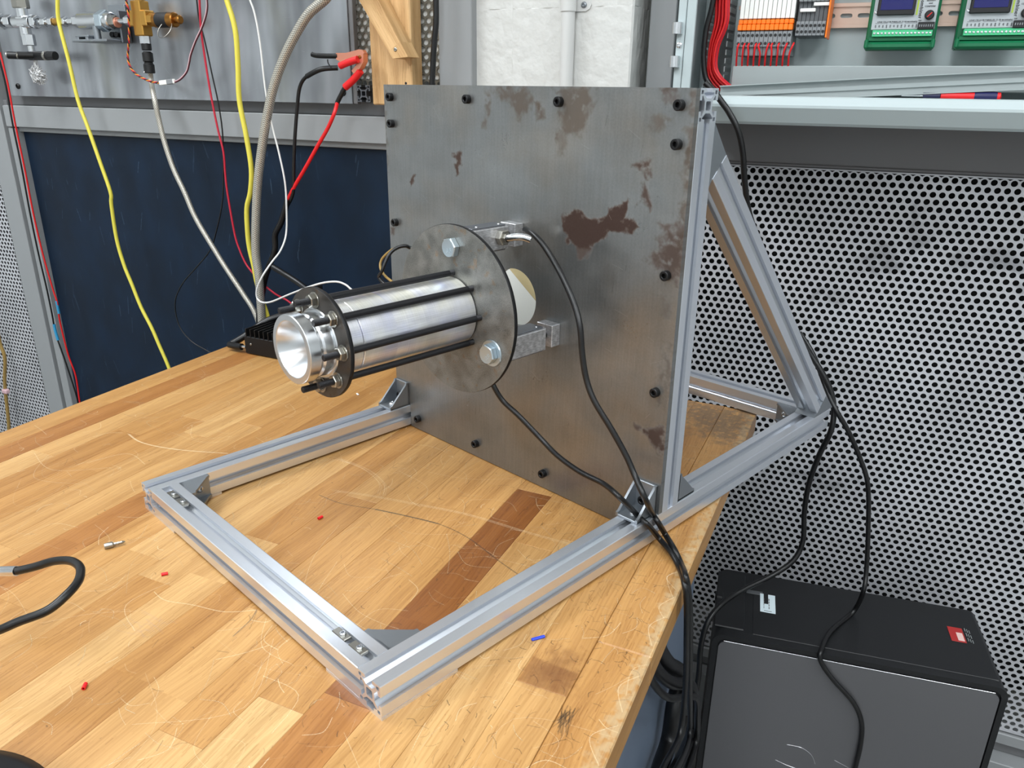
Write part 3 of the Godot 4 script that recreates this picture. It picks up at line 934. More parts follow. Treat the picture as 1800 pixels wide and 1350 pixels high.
	rust.patch(PackedVector2Array([Vector2(-0.4568,0.4591), Vector2(-0.4483,0.4591), Vector2(-0.4601,0.3036), Vector2(-0.4664,0.3029)]), B, 0.30, 0.0040, f, 0.0060, 0.50)
	for i in 1024 * 1024:
		var k := rust.d[i * 4 + 3]
		if k > 0:
			var w := k / 255.0
			for c in 3: p.d[i * 4 + c] = int(lerpf(p.d[i * 4 + c], rust.d[i * 4 + c], w))
	var r := RandomNumberGenerator.new()
	r.seed = 4
	for k in 46:
		var q := Vector2(r.randf_range(-WD, 0), r.randf_range(0.1, HT))
		var an := r.randf_range(0.1, 0.8) if r.randf() < 0.7 else r.randf() * TAU
		p.line(q, q + Vector2(cos(an), -sin(an)) * r.randf_range(0.004, 0.02), Color(0.72, 0.72, 0.72), r.randf_range(0.2, 0.6), 1.3, r)
	for k in 60:
		var q := Vector2(r.randf_range(-WD, 0), r.randf_range(0.05, HT))
		p.line(q, q + Vector2(r.randf_range(-0.002, 0.002), -r.randf_range(0.003, 0.012)), Color(0.22, 0.2, 0.19), r.randf_range(0.2, 0.5), 2.0, r)
	# dark rolled streak below the middle hole
	var orm := Image.create(512, 512, false, Image.FORMAT_RGB8)
	for y in 512:
		for x in 512:
			var w := rust.d[((y * 2) * 1024 + x * 2) * 4 + 3] / 255.0
			var rr := clampf(0.36 + a.get_noise_2d(x * 2, y * 2) * 0.08 + b.get_noise_2d(x * 2, y * 2) * 0.05 + w * 0.5, 0.2, 0.95)
			orm.set_pixel(x, y, Color(1, rr, 0.82 * (1.0 - w * 0.95)))
	var m := ORMMaterial3D.new()
	m.albedo_texture = p.texture()
	m.orm_texture = tex(orm)
	var n := 0.0305
	var poly := PackedVector2Array([Vector2(-n, 0.0012), Vector2(-n, RY1 + 0.0002), Vector2(0, RY1 + 0.0002), Vector2(0, HT), Vector2(-WD, HT), Vector2(-WD, RY1 + 0.0002), Vector2(-WD + n, RY1 + 0.0002), Vector2(-WD + n, 0.0012)])
	poly = cut(poly, circle(Vector2(-0.2195, 0.2302), 0.0338, 56))
	var mb := MB.new().extrude(poly, ZP, ZP - TH)
	for i in mb.uv.size(): mb.uv[i] = Vector2((mb.v[i].x + WD) / WD, mb.v[i].y / HT)
	var pl := part("steel_plate", mb, m, t, Transform3D(), "grey hot rolled steel plate with brown rust patches")
	for q in [[-0.015, 0.4455], [-0.1585, 0.4455], [-0.297, 0.4455], [-0.44, 0.4455], [-0.44, 0.414], [-0.0145, 0.412], [-0.44, 0.290], [-0.0145, 0.291], [-0.44, 0.170], [-0.0155, 0.170], [-0.406, 0.018], [-0.286, 0.020], [-0.166, 0.021]]:
		part("bolt", bolt, M.oxide, pl, Transform3D(Basis(Vector3.BACK, rng.randf() * TAU), Vector3(q[0], q[1], ZP)))

# ---------- the motor on its load cells ----------
func motor() -> void:
	var base := Transform3D(Basis(Vector3.UP, TURN), Vector3(0, TOP, 0))
	var t := thing("rocket_motor", "shiny metal cylinder with flared open nozzle and eight black rods between round flanges", "motor", base)
	var ax := func(z: float) -> Transform3D: return at(AX, AY, z)
	# nozzle: flared bore, flat rim, waist, shoulder
	var n := MB.new().lathe([Vector2(0.012, -0.040), Vector2(0.0338, -0.040), Vector2(0.0338, -0.0280), Vector2(0.0330, -0.0272), Vector2(0.0306, -0.0270), Vector2(0.0302, -0.0180), Vector2(0.0286, -0.0160), Vector2(0.0286, -0.0140), Vector2(0.0322, -0.0118), Vector2(0.0328, -0.0110), Vector2(0.0328, -0.0006), Vector2(0.0322, 0.0), Vector2(0.0272, 0.0)], 72, ax.call(-0.0734), 25.0)
	n.lathe([Vector2(0.0272, 0.0), Vector2(0.0265, -0.0004), Vector2(0.0075, -0.0360), Vector2(0.0070, -0.0395), Vector2(0.0, -0.0396)], 72, ax.call(-0.0734), 20.0)
	part("nozzle", n, M.polished, t)
	part("casing", MB.new().lathe([Vector2(0.0, -0.2690), Vector2(0.0368, -0.2690), Vector2(0.0368, -0.1288), Vector2(0.0362, -0.1282), Vector2(0.0, -0.1282)], 96, ax.call(0.0), 15.0), M.casing, t)
	part("closure_ring", MB.new().lathe([Vector2(0.0, -0.1276), Vector2(0.0362, -0.1276), Vector2(0.0368, -0.1270), Vector2(0.0368, -0.1060), Vector2(0.0, -0.1060)], 96, ax.call(0.0), 15.0), M.casing, t)
	# front flange: a ring with scalloped bore; rear flange: a flame-cut disc
	var seg := 96
	var outer := PackedVector2Array()
	var inner := PackedVector2Array()
	for i in seg:
		var a := TAU * i / seg
		outer.append(Vector2(cos(a), sin(a)) * (0.0526 + 0.00012 * sin(a * 17.0)))
		inner.append(Vector2(cos(a), sin(a)) * 0.0338)
	var ff := MB.new().extrude(cut(outer, inner), -0.1060, -0.1017, at(AX, AY, 0))
	part("front_flange", ff, M.scaledark, t)
	var disc := PackedVector2Array()
	for i in 128:
		var a := TAU * i / 128
		disc.append(Vector2(cos(a), sin(a)) * (0.0917 + rng.randf_range(-0.00010, 0.00010)))
	var rf := part("rear_flange", MB.new().extrude(disc, -0.2752, -0.2704, at(AX, AY, 0)), M.scale, t)
	part("cut_edge", MB.new().lathe([Vector2(0.0917, -0.2750), Vector2(0.0921, -0.2745), Vector2(0.0921, -0.2711), Vector2(0.0917, -0.2706)], 96, ax.call(0.0), 80.0), M.edge, rf)
	part("cut_edge", MB.new().lathe([Vector2(0.0526, -0.1058), Vector2(0.0529, -0.1054), Vector2(0.0529, -0.1023), Vector2(0.0526, -0.1019)], 96, ax.call(0.0), 80.0), M.edge, t)
	var nut := MB.new().lathe([Vector2(0.0034, 0), Vector2(0.0058, 0), Vector2(0.0063, 0.0006), Vector2(0.0063, 0.0046), Vector2(0.0056, 0.0054), Vector2(0.0034, 0.0054)], 6).mesh()
	var washer := MB.new().lathe([Vector2(0.0033, 0), Vector2(0.0076, 0), Vector2(0.0078, 0.0004), Vector2(0.0076, 0.0012), Vector2(0.0033, 0.0012)], 28, Transform3D(), 40.0).mesh()
	var tprof := []
	for z in [[-0.2704, -0.2640], [-0.1120, -0.0812]]:
		var l := []
		var k := 0
		var q: float = z[0]
		while q < z[1]:
			l.append(Vector2(0.0033 if k % 2 == 0 else 0.0028, q))
			q += 0.00055
			k += 1
		tprof.append(l)
	var rod := MB.new()
	rod.lathe(tprof[0], 14, Transform3D(), 10.0)
	rod.lathe([Vector2(0.0033, -0.2642), Vector2(0.0033, -0.1118)], 18)
	var front: Array = tprof[1]
	front.append(Vector2(0.0026, -0.0806)); front.append(Vector2(0, -0.0806))
	rod.lathe(front, 14, Transform3D(), 10.0)
	var rodm := rod.mesh()
	for k in 8:
		var a := k * TAU / 8.0 + deg_to_rad(0.5)
		var p := Vector3(AX + cos(a) * 0.0414, AY + sin(a) * 0.0414, 0)
		var rd := part("tie_rod", rodm, M.rod, t, at(p.x, p.y, 0))
		part("washer", washer, M.nickel, rd, at(0, 0, -0.1017))
		part("nut", nut, M.nickel, rd, Transform3D(Basis(Vector3.BACK, rng.randf() * 1.0), Vector3(0, 0, -0.1005)))
	# three zinc hex bolts through the rear flange
	var hexm := MB.new().lathe([Vector2(0.0098, 0), Vector2(0.0108, 0.0003), Vector2(0.0108, 0.0062), Vector2(0.0096, 0.0073)], 6)
	hexm.lathe([Vector2(0.0094, 0.0073), Vector2(0.0088, 0.0072), Vector2(0, 0.0072)], 24)
	var hexmesh := hexm.mesh()
	var wash := MB.new().lathe([Vector2(0.006, 0), Vector2(0.0142, 0), Vector2(0.0146, 0.0005), Vector2(0.0140, 0.0018), Vector2(0.006, 0.0018)], 40, Transform3D(), 40.0).mesh()
	var font := SystemFont.new()
	font.font_names = PackedStringArray(["Droid Sans"])
	for k in 3:
		var a := deg_to_rad(90.0 - 120.0 * k)
		var p := Vector3(AX + cos(a) * 0.0685, AY + sin(a) * 0.0685, -0.2704)
		var lift := 0.0018 if k == 1 else 0.0
		var hb := part("hex_bolt", hexmesh, M.zinc, t, Transform3D(Basis(Vector3.BACK, 0.2 + k * 0.6), p + Vector3(0, 0, lift)))
		if k == 1: part("washer", wash, M.zinc, t, at(p.x, p.y, p.z))
		var tm := TextMesh.new()
		tm.font = font
		tm.text = "8.8"
		tm.font_size = 16
		tm.pixel_size = 0.00038
		tm.depth = 0.0003
		part("head_marking", tm, M.zinc, hb, at(0, -0.003, 0.0073))
	# S-type load cells between flange and plate
	var names := ["uppermost brushed metal load cell with a chrome cable gland behind the round flange", "brushed metal load cell below right of the round hole in the plate", "load cell on the far left hidden behind the big round flange"]
	for k in 3:
		var a := deg_to_rad(90.0 - 120.0 * k)
		var c := Vector3(AX + cos(a) * 0.0685, AY + sin(a) * 0.0685 + (0.003 if k > 0 else 0.004), 0)
		var lc := thing("load_cell", names[k], "load cell", base * at(c.x, c.y, 0), "load cells behind the flange")
		# side view polygon (z, y), with the two slots of the S
		var prof := PackedVector2Array([Vector2(-0.281, -0.0125), Vector2(-0.341, -0.0125), Vector2(-0.341, 0.0125), Vector2(-0.281, 0.0125)])
		var body := MB.new().extrude(cut(prof, PackedVector2Array([Vector2(-0.300, -0.004), Vector2(-0.328, -0.004), Vector2(-0.328, 0.004), Vector2(-0.300, 0.004)])), -0.0115, 0.0115, frame(Vector3.BACK, Vector3.UP, Vector3.LEFT, Vector3.ZERO))
		part("body", body, M.brushed, lc)
		for s in [-1.0, 1.0]:
			part("side_cover", MB.new().box(Vector3(s * 0.0118, 0, -0.3110), Vector3(0.0010, 0.0235, 0.0585), 0.0004), M.brushed, lc)
			part("cover_plate", MB.new().box(Vector3(0, s * 0.0132, -0.313), Vector3(0.0205, 0.0016, 0.050), 0.0004), M.castdark, lc)
			for z in [-0.298, -0.331]: part("screw", button(0.0016, 0.0012), M.bright, lc, frame(Vector3.RIGHT, Vector3.FORWARD * s, Vector3.UP * s, Vector3(0.006, s * 0.0140, z)))
		part("stud", MB.new().lathe([Vector2(0.0042, -0.0005), Vector2(0.0042, 0.013)], 16), M.oxide, lc, at(0, 0, -0.353))
		part("spacer_block", MB.new().box(Vector3(0, 0, -0.3578), Vector3(0.023, 0.025, 0.0134), 0.0005), M.brushed, lc)
		part("front_stud", MB.new().lathe([Vector2(0.0055, 0), Vector2(0.0055, 0.0062)], 16), M.bright, lc, at(0, 0, -0.2813))
		if k == 0:
			var g := part("cable_gland", MB.new().lathe([Vector2(0.0, 0), Vector2(0.0082, 0), Vector2(0.0088, 0.0005), Vector2(0.0088, 0.0066), Vector2(0.0078, 0.0074), Vector2(0.0050, 0.0074), Vector2(0.0050, 0.0115)], 6), M.nickel, lc, along(Vector3(0.0122, 0.001, -0.3285), Vector3(1, 0.05, 0.0)))
			part("gland_sleeve", MB.new().tube([Vector3(0, 0, 0.008), Vector3(0.0005, 0.0005, 0.013), Vector3(0.004, 0.0015, 0.019), Vector3(0.0095, 0.001, 0.0255), Vector3(0.014, -0.0015, 0.032)], 0.0040, 14, 5), M.bright, g)
	# white card leaning behind the hole of the plate, a beige board behind it
	single("white_card", MB.new().extrude(PackedVector2Array([Vector2(-0.0614, 0.0789), Vector2(0.0387, -0.0009), Vector2(0.0250, -0.0800), Vector2(-0.0402, -0.0598), Vector2(-0.0800, 0.0453)]), -0.003, 0.0), M.paper, "white card seen through the round hole of the steel plate", "card", "", base * frame(Vector3(0.9474, 0.0000, -0.3201), Vector3(-0.1990, 0.7832, -0.5890), Vector3(0.2507, 0.6217, 0.7420), Vector3(-0.3591, 0.1721, -0.5079)))
	single("foam_board", MB.new().extrude(PackedVector2Array([Vector2(-0.0857, 0.0981), Vector2(0.0249, 0.0898), Vector2(0.0618, -0.0193), Vector2(0.0151, -0.0632), Vector2(-0.0420, -0.0345)]), -0.003, 0.0), mat(Color(0.72, 0.66, 0.50), 0.8), "beige board behind the white card at the hole in the plate", "board", "", base * frame(Vector3(0.9474, 0.0000, -0.3201), Vector3(-0.1990, 0.7832, -0.5890), Vector3(0.2507, 0.6217, 0.7420), Vector3(-0.3993, 0.1569, -0.5489)))

# ---------- wall partition ----------
# sheet with staggered round holes: x0..x1 by y0..y1, in the plane z = 0, 1.5 mm thick, facing +z
func perforated(x0: float, x1: float, y0: float, y1: float, pitch: float, r: float) -> ArrayMesh:
	var v := PackedVector3Array()
	var n := PackedVector3Array()
	var idx := PackedInt32Array()
	var row := pitch * 0.866025
	var hole := []
	var rim := []
	var R := pitch * 0.57735
	for k in 12:
		var a := TAU * k / 12.0 + PI / 6
		hole.append(Vector2(cos(a), sin(a)) * r)
		rim.append(Vector2(cos(a), sin(a)) * (R if k % 2 == 0 else pitch * 0.5))
	var rows := int((y1 - y0) / row)
	var cols := int((x1 - x0) / pitch)
	for j in rows:
		for i in cols:
			var c := Vector2(x0 + (i + 0.5 + (0.5 if j % 2 == 1 else 0.0)) * pitch, y1 - (j + 0.6) * row)
			if c.x > x1 - pitch * 0.4: continue
			var b := v.size()
			for k in 12:
				var h: Vector2 = c + hole[k]
				var m: Vector2 = c + rim[k]
				v.append(Vector3(m.x, m.y, 0)); n.append(Vector3(0, 0, 1))
				v.append(Vector3(h.x, h.y, 0)); n.append(Vector3(0, 0, 1))
				var inw := Vector3(-hole[k].x, -hole[k].y, 0) / r
				v.append(Vector3(h.x, h.y, 0)); n.append(inw)
				v.append(Vector3(h.x, h.y, -0.0016)); n.append(inw)
			for k in 12:
				var p := b + k * 4
				var q := b + ((k + 1) % 12) * 4
				# clockwise seen from +z
				idx.append_array([p, p + 1, q + 1, p, q + 1, q])
				idx.append_array([p + 2, p + 3, q + 3, p + 2, q + 3, q + 2])
	# border strips round the field
	var e := 0.0015
	for s in [[x0 - e, x0 + pitch * 0.1, y0 - e, y1 + e], [x1 - pitch * 0.1, x1 + e, y0 - e, y1 + e], [x0 - e, x1 + e, y1 - row * 0.05, y1 + e], [x0 - e, x1 + e, y0 - e, y1 - (rows - 0.1) * row]]:
		var b := v.size()
		for q in [[0, 2], [1, 2], [1, 3], [0, 3]]:
			v.append(Vector3(s[q[0]], s[q[1]], -0.0004)); n.append(Vector3(0, 0, 1))
		idx.append_array([b, b + 2, b + 1, b, b + 3, b + 2])
	var a := []
	a.resize(Mesh.ARRAY_MAX)
	var uv := PackedVector2Array()
	uv.resize(v.size())
	for i in v.size(): uv[i] = Vector2(v[i].x, 1.2 - v[i].y) / 1.25
	a[Mesh.ARRAY_VERTEX] = v; a[Mesh.ARRAY_NORMAL] = n; a[Mesh.ARRAY_INDEX] = idx; a[Mesh.ARRAY_TEX_UV] = uv
	var m := ArrayMesh.new()
	m.add_surface_from_arrays(Mesh.PRIMITIVE_TRIANGLES, a)
	return m

func partition() -> void:
	var Z := -0.93
	var f := thing("steel_frame", "grey painted steel wall frame with posts and a long horizontal beam behind the bench", "frame")
	var bar := func(called: String, x0: float, x1: float, y0: float, y1: float, z0: float, z1: float, m: Material) -> void:
		part(called, MB.new().box(Vector3((x0 + x1) / 2, (y0 + y1) / 2, (z0 + z1) / 2), Vector3(x1 - x0, y1 - y0, absf(z1 - z0)), 0.0015), m, f)
	# left post with its groove and inner lip
	bar.call("post", -1.775, -1.713, 0.0, 2.0, Z - 0.06, Z, M.steelgrey)
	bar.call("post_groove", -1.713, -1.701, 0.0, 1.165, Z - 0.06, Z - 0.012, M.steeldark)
	bar.call("post_lip", -1.701, -1.674, 0.0, 1.1, Z - 0.06, Z - 0.003, M.steelgrey)
	# long beam: face, upper recess and lower lip
	bar.call("beam", -1.701, -0.03, 1.103, 1.153, Z - 0.06, Z, M.steelgrey)
	bar.call("beam", -0.03, 1.6, 1.103, 1.160, Z - 0.06, Z, M.beamshade)  # same beam, its colour darkened for the shade below the cabinet
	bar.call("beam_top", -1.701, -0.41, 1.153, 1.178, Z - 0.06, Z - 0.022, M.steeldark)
	bar.call("beam_lip", -1.674, -0.1, 1.0915, 1.103, Z - 0.06, Z - 0.012, M.steelgrey)
	bar.call("beam_lip", -0.1, 1.6, 1.097, 1.103, Z - 0.06, Z - 0.008, M.beamshade)  # lip darkened along with the shaded stretch of beam
	bar.call("post", -0.469, -0.403, 1.153, 2.0, Z - 0.05, Z, M.steelgrey)
	bar.call("post", -0.47, -0.06, 0.0, 1.10, Z - 0.06, Z - 0.002, M.steelgrey)
	bar.call("post", -0.103, -0.059, 1.153, 2.0, Z - 0.11, Z - 0.06, M.steelgrey)
	bar.call("post", 1.2, 1.27, 0.0, 2.0, Z - 0.06, Z, M.steelgrey)
	bar.call("base_beam", -1.7, 1.6, 0.0, 0.117, Z - 0.05, Z + 0.02, M.steelgrey)
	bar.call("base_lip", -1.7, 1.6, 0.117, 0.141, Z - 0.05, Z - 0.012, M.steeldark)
	bar.call("base_lip", -1.7, 1.6, 0.141, 0.163, Z - 0.05, Z - 0.002, M.steelgrey)
	# perforated sheets
	var px := 0.0124
	single("perforated_panel", perforated(-0.058, 1.18, 0.168, 1.0955, px, 0.0044), M.perf, "large white perforated metal panel with rows of round holes behind the tower computer", "panel", "", at(0, 0, Z - 0.006))
	single("perforated_panel", perforated(-2.30, -1.777, 0.10, 2.0, px, 0.0044), M.perf, "white perforated metal panel at the far left edge beyond the grey post", "panel", "", at(0, 0, Z - 0.006))
	single("perforated_panel", perforated(-0.66, -0.475, 1.19, 1.9, 0.0138, 0.0053), M.perfdark, "dull olive grey perforated strip behind the wooden post and red clamp", "panel", "", at(0, 0, Z - 0.022))
	single("shade_sheet", MB.new().box(Vector3(0.56, 0.66, Z - 0.13), Vector3(1.4, 0.98, 0.006)), M.void, "added black sheet for the shade behind the holes of the large perforated panel", "sheet")  # added backing; its black paints the shade of the cavity
	single("shade_sheet", MB.new().box(Vector3(-2.06, 1.0, Z - 0.13), Vector3(0.60, 2.0, 0.006)), M.void, "added black sheet for the shade behind the holes of the far left perforated panel", "sheet")  # likewise added, black in place of the shade inside
	single("added_white_sheet", MB.new().box(Vector3(-0.567, 1.56, Z - 0.0285), Vector3(0.19, 0.68, 0.004)), M.white, "added white sheet standing for the wall behind the holes of the olive grey perforated strip", "sheet")  # added close behind so the holes look light; stands for the white wall
	# navy sheet and aluminium sheet
	var nv := MB.new().box(Vector3(-1.0725, 0.6273, Z - 0.026), Vector3(1.2025, 0.9270, 0.008), 0.001)
	for i in nv.uv.size(): nv.uv[i] = Vector2((nv.v[i].x + 1.69) / 1.24, (1.1 - nv.v[i].y) / 1.0)
	single("navy_panel", nv, M.navy, "scuffed navy blue panel filling the frame below the grey beam", "panel")
	var al := thing("aluminium_panel", "large scratched bare metal sheet behind the pipe fittings on the left", "panel")
	var sh := MB.new().box(Vector3(-1.155, 1.58, Z + 0.003), Vector3(0.994, 0.81, 0.004), 0.0006)
	for i in sh.uv.size(): sh.uv[i] = Vector2((sh.v[i].x + 1.66) / 1.0, (2.0 - sh.v[i].y) / 0.5)
	part("sheet", sh, M.sheet, al)
	for s in [[-1.619, 1.197], [-0.678, 1.195], [-1.15, 1.94]]: part("screw", button(0.0065, 0.004), M.black, al, at(s[0], s[1], Z + 0.005))
	part("edge_trim", MB.new().box(Vector3(-0.653, 1.58, Z - 0.004), Vector3(0.010, 0.81, 0.012), 0.001), M.steeldark, al)
	single("extrusion_offcut", MB.new().extrude(profile(), -0.02, 0.0, Transform3D(), false), M.castdark, "short aluminium extrusion end standing at the bottom corner of the bare metal sheet", "extrusion", "", Transform3D(Basis().scaled(Vector3(1.0, 1.0, 1.0)), Vector3(-0.632, 1.194, Z + 0.004)))
	# plaster pier with its pipe
	var pier := struct("wall_pier", MB.new().box(Vector3(-0.2665, 1.95, -0.995), Vector3(0.295, 1.58, 0.09), 0.003), M.plaster)
	pier.name = "wall_center"
	var c := thing("conduit", "white painted pipe running down the plaster pier", "pipe")
	part("pipe", MB.new().lathe([Vector2(0.0115, 0), Vector2(0.0115, 1.5)], 24), M.pipepaint, c, frame(Vector3.RIGHT, Vector3.FORWARD, Vector3.UP, Vector3(-0.2265, 1.17, -0.937)))
	var cl := part("clip", MB.new().lathe([Vector2(0.0115, 0), Vector2(0.0132, 0), Vector2(0.0132, 0.022), Vector2(0.0115, 0.022)], 24), M.pipepaint, c, frame(Vector3.RIGHT, Vector3.FORWARD, Vector3.UP, Vector3(-0.2265, 1.326, -0.937)))
	var tab := PackedVector2Array([Vector2(0, -0.0095), Vector2(0.026, -0.0095), Vector2(0.033, -0.006), Vector2(0.0355, 0), Vector2(0.033, 0.006), Vector2(0.026, 0.0095), Vector2(0, 0.0095)])
	part("clip_tab", MB.new().extrude(tab, -0.0135, -0.0105), M.pipepaint, c, at(-0.2265, 1.336, -0.937))
	part("screw", button(0.005, 0.003), M.cast, c, at(-0.2035, 1.336, -0.9475))
	# timber post and diagonal brace
	var wp := MB.new().box(Vector3(-0.5545, 1.56, -0.924), Vector3(0.087, 0.77, 0.038), 0.002)
	for i in wp.uv.size(): wp.uv[i] = Vector2((wp.v[i].x + wp.v[i].z) / 0.12, wp.v[i].y / 0.5)
	var tp := single("timber_post", wp, M.pine, "upright pale pine post with a knot hole above the plate's left corner", "post")
	part("knot_hole", MB.new().lathe([Vector2(0.0022, 0.0), Vector2(0.0022, 0.0006), Vector2(0, 0.0006)], 12), M.ink, tp, at(-0.524, 1.213, -0.905), "small dark knot hole")
	var br := MB.new().extrude(PackedVector2Array([Vector2(-0.6034, 1.3671), Vector2(-0.5247, 1.2529), Vector2(-0.4938, 1.2555), Vector2(-0.5622, 1.3657)]), -0.904, -0.866, Transform3D(), false)
	for i in br.uv.size(): br.uv[i] = Vector2((br.v[i].x * 0.84 + br.v[i].y * 0.54 + br.v[i].z) / 0.12, (br.v[i].y * 0.84 - br.v[i].x * 0.54) / 0.5 + 0.3)
	var tb := single("timber_brace", br, M.pine, "diagonal pine brace screwed across the front of the upright post", "brace")
	part("screw", button(0.0035, 0.001), M.nickel, tb, at(-0.5188, 1.2675, -0.866))

# ---------- open control cabinet ----------
func enclosure() -> void:
	var Z := -0.93
	var e := thing("control_cabinet", "open pale grey steel control cabinet hung over the perforated panel", "cabinet")
	var pb := func(called: String, x0: float, x1: float, y0: float, y1: float, z0: float, z1: float, m: Material, b := 0.001) -> void:
		part(called, MB.new().box(Vector3((x0 + x1) / 2, (y0 + y1) / 2, (z0 + z1) / 2), Vector3(x1 - x0, y1 - y0, absf(z1 - z0)), b), m, e)
	pb.call("side_wall", -0.0275, -0.0265, 1.17, 1.95, Z - 0.125, Z - 0.001, M.box)
	pb.call("side_flange", -0.0275, -0.0135, 1.17, 1.95, Z - 0.004, Z + 0.003, M.box)
	pb.call("back_plate", -0.026, 1.18, 1.18, 1.95, Z - 0.126, Z - 0.122, M.box)
	pb.call("floor_plate", -0.026, 1.18, 1.166, 1.170, Z - 0.125, Z, M.box)
	pb.call("side_wall", 1.18, 1.19, 1.17, 1.95, Z - 0.125, Z, M.box)
	pb.call("top_plate", -0.026, 1.19, 1.945, 1.955, Z - 0.125, Z, M.box)
	# bottom rim: bright nose and a sloping face below
	var rim := PackedVector2Array([Vector2(Z - 0.02, 1.2005), Vector2(Z + 0.152, 1.2012), Vector2(Z + 0.156, 1.2000), Vector2(Z + 0.164, 1.1905), Vector2(Z + 0.164, 1.1870), Vector2(Z + 0.152, 1.168), Vector2(Z + 0.148, 1.1645), Vector2(Z - 0.02, 1.1665)])
	part("bottom_rim", MB.new().extrude(rim, 0.0, 1.18, frame(Vector3.BACK, Vector3.UP, Vector3.LEFT, Vector3(1.18, 0, 0)), false), M.box, e)
	pb.call("door_edge", -0.041, -0.0285, 1.17, 1.95, Z - 0.04, Z + 0.002, M.box)
	for y in [1.297, 1.249]:
		part("hinge", MB.new().lathe([Vector2(0, -0.0085), Vector2(0.0075, -0.0085), Vector2(0.008, -0.008), Vector2(0.008, 0.008), Vector2(0.0075, 0.0085), Vector2(0, 0.0085)], 20, Transform3D(), 40.0), M.bright, e, frame(Vector3.RIGHT, Vector3.FORWARD, Vector3.UP, Vector3(-0.040, y, Z + 0.006)))
	part("hinge_screw", button(0.005, 0.002), M.bright, e, at(-0.0355, 1.273, Z + 0.002))
	# slotted wire duct, upright: two combs and a back
	var d := thing("wire_duct", "upright slotted grey wire duct holding the red wire bundle in the cabinet", "duct")
	part("duct_back", MB.new().box(Vector3(0.008, 1.56, -1.0495), Vector3(0.034, 0.72, 0.002)), M.duct, d)
	for x in [-0.008, 0.0245]:
		part("duct_strip", MB.new().box(Vector3(x, 1.56, -1.048), Vector3(0.0022, 0.72, 0.006)), M.duct, d)
		for k in 22:
			part("finger", MB.new().box(Vector3(x, 1.215 + k * 0.0125, -1.022), Vector3(0.0022 if x > 0 else 0.0030, 0.0085, 0.05), 0.0005), M.duct, d)
	# lower horizontal duct, lid on
	var h := thing("wire_duct", "long horizontal grey wire duct with its lid on along the cabinet bottom", "duct")
	part("channel", MB.new().box(Vector3(0.61, 1.2265, -1.02), Vector3(1.13, 0.033, 0.060), 0.001), M.duct, h)
	part("lid", MB.new().box(Vector3(0.61, 1.2265, -0.986), Vector3(1.14, 0.0365, 0.006), 0.0015), M.duct, h)
	# spare lid lying aslant on the rim
	var lp := PackedVector2Array([Vector2(-0.013, 0.0), Vector2(0.013, 0.0), Vector2(0.013, 0.010), Vector2(0.0115, 0.010), Vector2(0.0115, 0.0016), Vector2(0.003, 0.0016), Vector2(0.003, 0.004), Vector2(-0.003, 0.004), Vector2(-0.003, 0.0016), Vector2(-0.0115, 0.0016), Vector2(-0.0115, 0.010), Vector2(-0.013, 0.010)])
	var ld := Vector3(0.40, 0.024, 0.0).normalized()
	single("duct_lid", MB.new().extrude(lp, 0.0, 0.85, Transform3D(), false), M.duct, "loose grey duct lid lying aslant across the cabinet's bottom rim", "duct lid", "", frame(Vector3(0, 1, 0).cross(ld).cross(ld).normalized() * -1.0, Vector3(0, 1, 0).cross(ld).normalized() * -1.0, ld, Vector3(0.03, 1.2015, -0.957)))
	# din rail with slots
	var rail := thing("din_rail", "slotted yellow zinc mounting rail across the cabinet back plate", "rail")
	var web := MB.new()
	for k in 42:
		var x := 0.045 + k * 0.025
		var cell := PackedVector2Array([Vector2(x - 0.0125, -0.0125), Vector2(x + 0.0125, -0.0125), Vector2(x + 0.0125, 0.0125), Vector2(x - 0.0125, 0.0125)])
		var slot := PackedVector2Array()
		for i in 16:
			var a := PI / 2 + PI * (i if i < 8 else i - 1) / 7.0
			slot.append(Vector2(x + (-0.0055 if i < 8 else 0.0055) + cos(a) * 0.0031, sin(a) * 0.0031))
		web.extrude(cut(cell, slot), -0.0015, 0.0)
	part("web", web, M.yellowzinc, rail, at(0, 1.3185, -1.046))
	for s in [-1.0, 1.0]:
		part("flange", MB.new().box(Vector3(0.565, 1.3185 + s * 0.0150, -1.0425), Vector3(1.07, 0.0055, 0.0012), 0.0003), M.yellowzinc, rail)
		part("side", MB.new().box(Vector3(0.565, 1.3185 + s * 0.0128, -1.0445), Vector3(1.07, 0.0012, 0.0050)), M.yellowzinc, rail)
	# twelve slim relays
	var place := ["first", "second", "third", "fourth", "fifth", "sixth", "seventh", "eighth", "ninth", "tenth", "eleventh", "twelfth"]
	var proto: Node3D
	for k in 12:
		var o: Node3D
		if k == 0:
			proto = Node3D.new()
			proto.name = numbered("relay")
			add_child(proto)
			part("base", MB.new().box(Vector3(0, 1.277, -1.008), Vector3(0.0064, 0.036, 0.062), 0.0006), M.grey, proto)
			part("terminal", MB.new().box(Vector3(0, 1.2825, -0.9755), Vector3(0.0064, 0.022, 0.006), 0.0006), M.grey, proto)
			part("wire_hole", MB.new().lathe([Vector2(0.0023, 0), Vector2(0.0023, 0.0006), Vector2(0, 0.0006)], 12), M.ink, proto, at(0, 1.288, -0.9727))
			part("wire_hole", MB.new().lathe([Vector2(0.0023, 0), Vector2(0.0023, 0.0006), Vector2(0, 0.0006)], 12), M.ink, proto, at(0, 1.2765, -0.9727))
			part("lever", MB.new().box(Vector3(0, 1.2995, -0.979), Vector3(0.0065, 0.0085, 0.014), 0.0008), M.orange, proto)
			part("lever", MB.new().box(Vector3(0, 1.3075, -0.983), Vector3(0.0065, 0.0065, 0.014), 0.0008), M.orange, proto)
			part("housing", MB.new().box(Vector3(0, 1.345, -1.004), Vector3(0.0062, 0.066, 0.050), 0.0006), M.white, proto)
			o = proto
		else:
			o = proto.duplicate()
			o.name = numbered("relay")
			add_child(o)
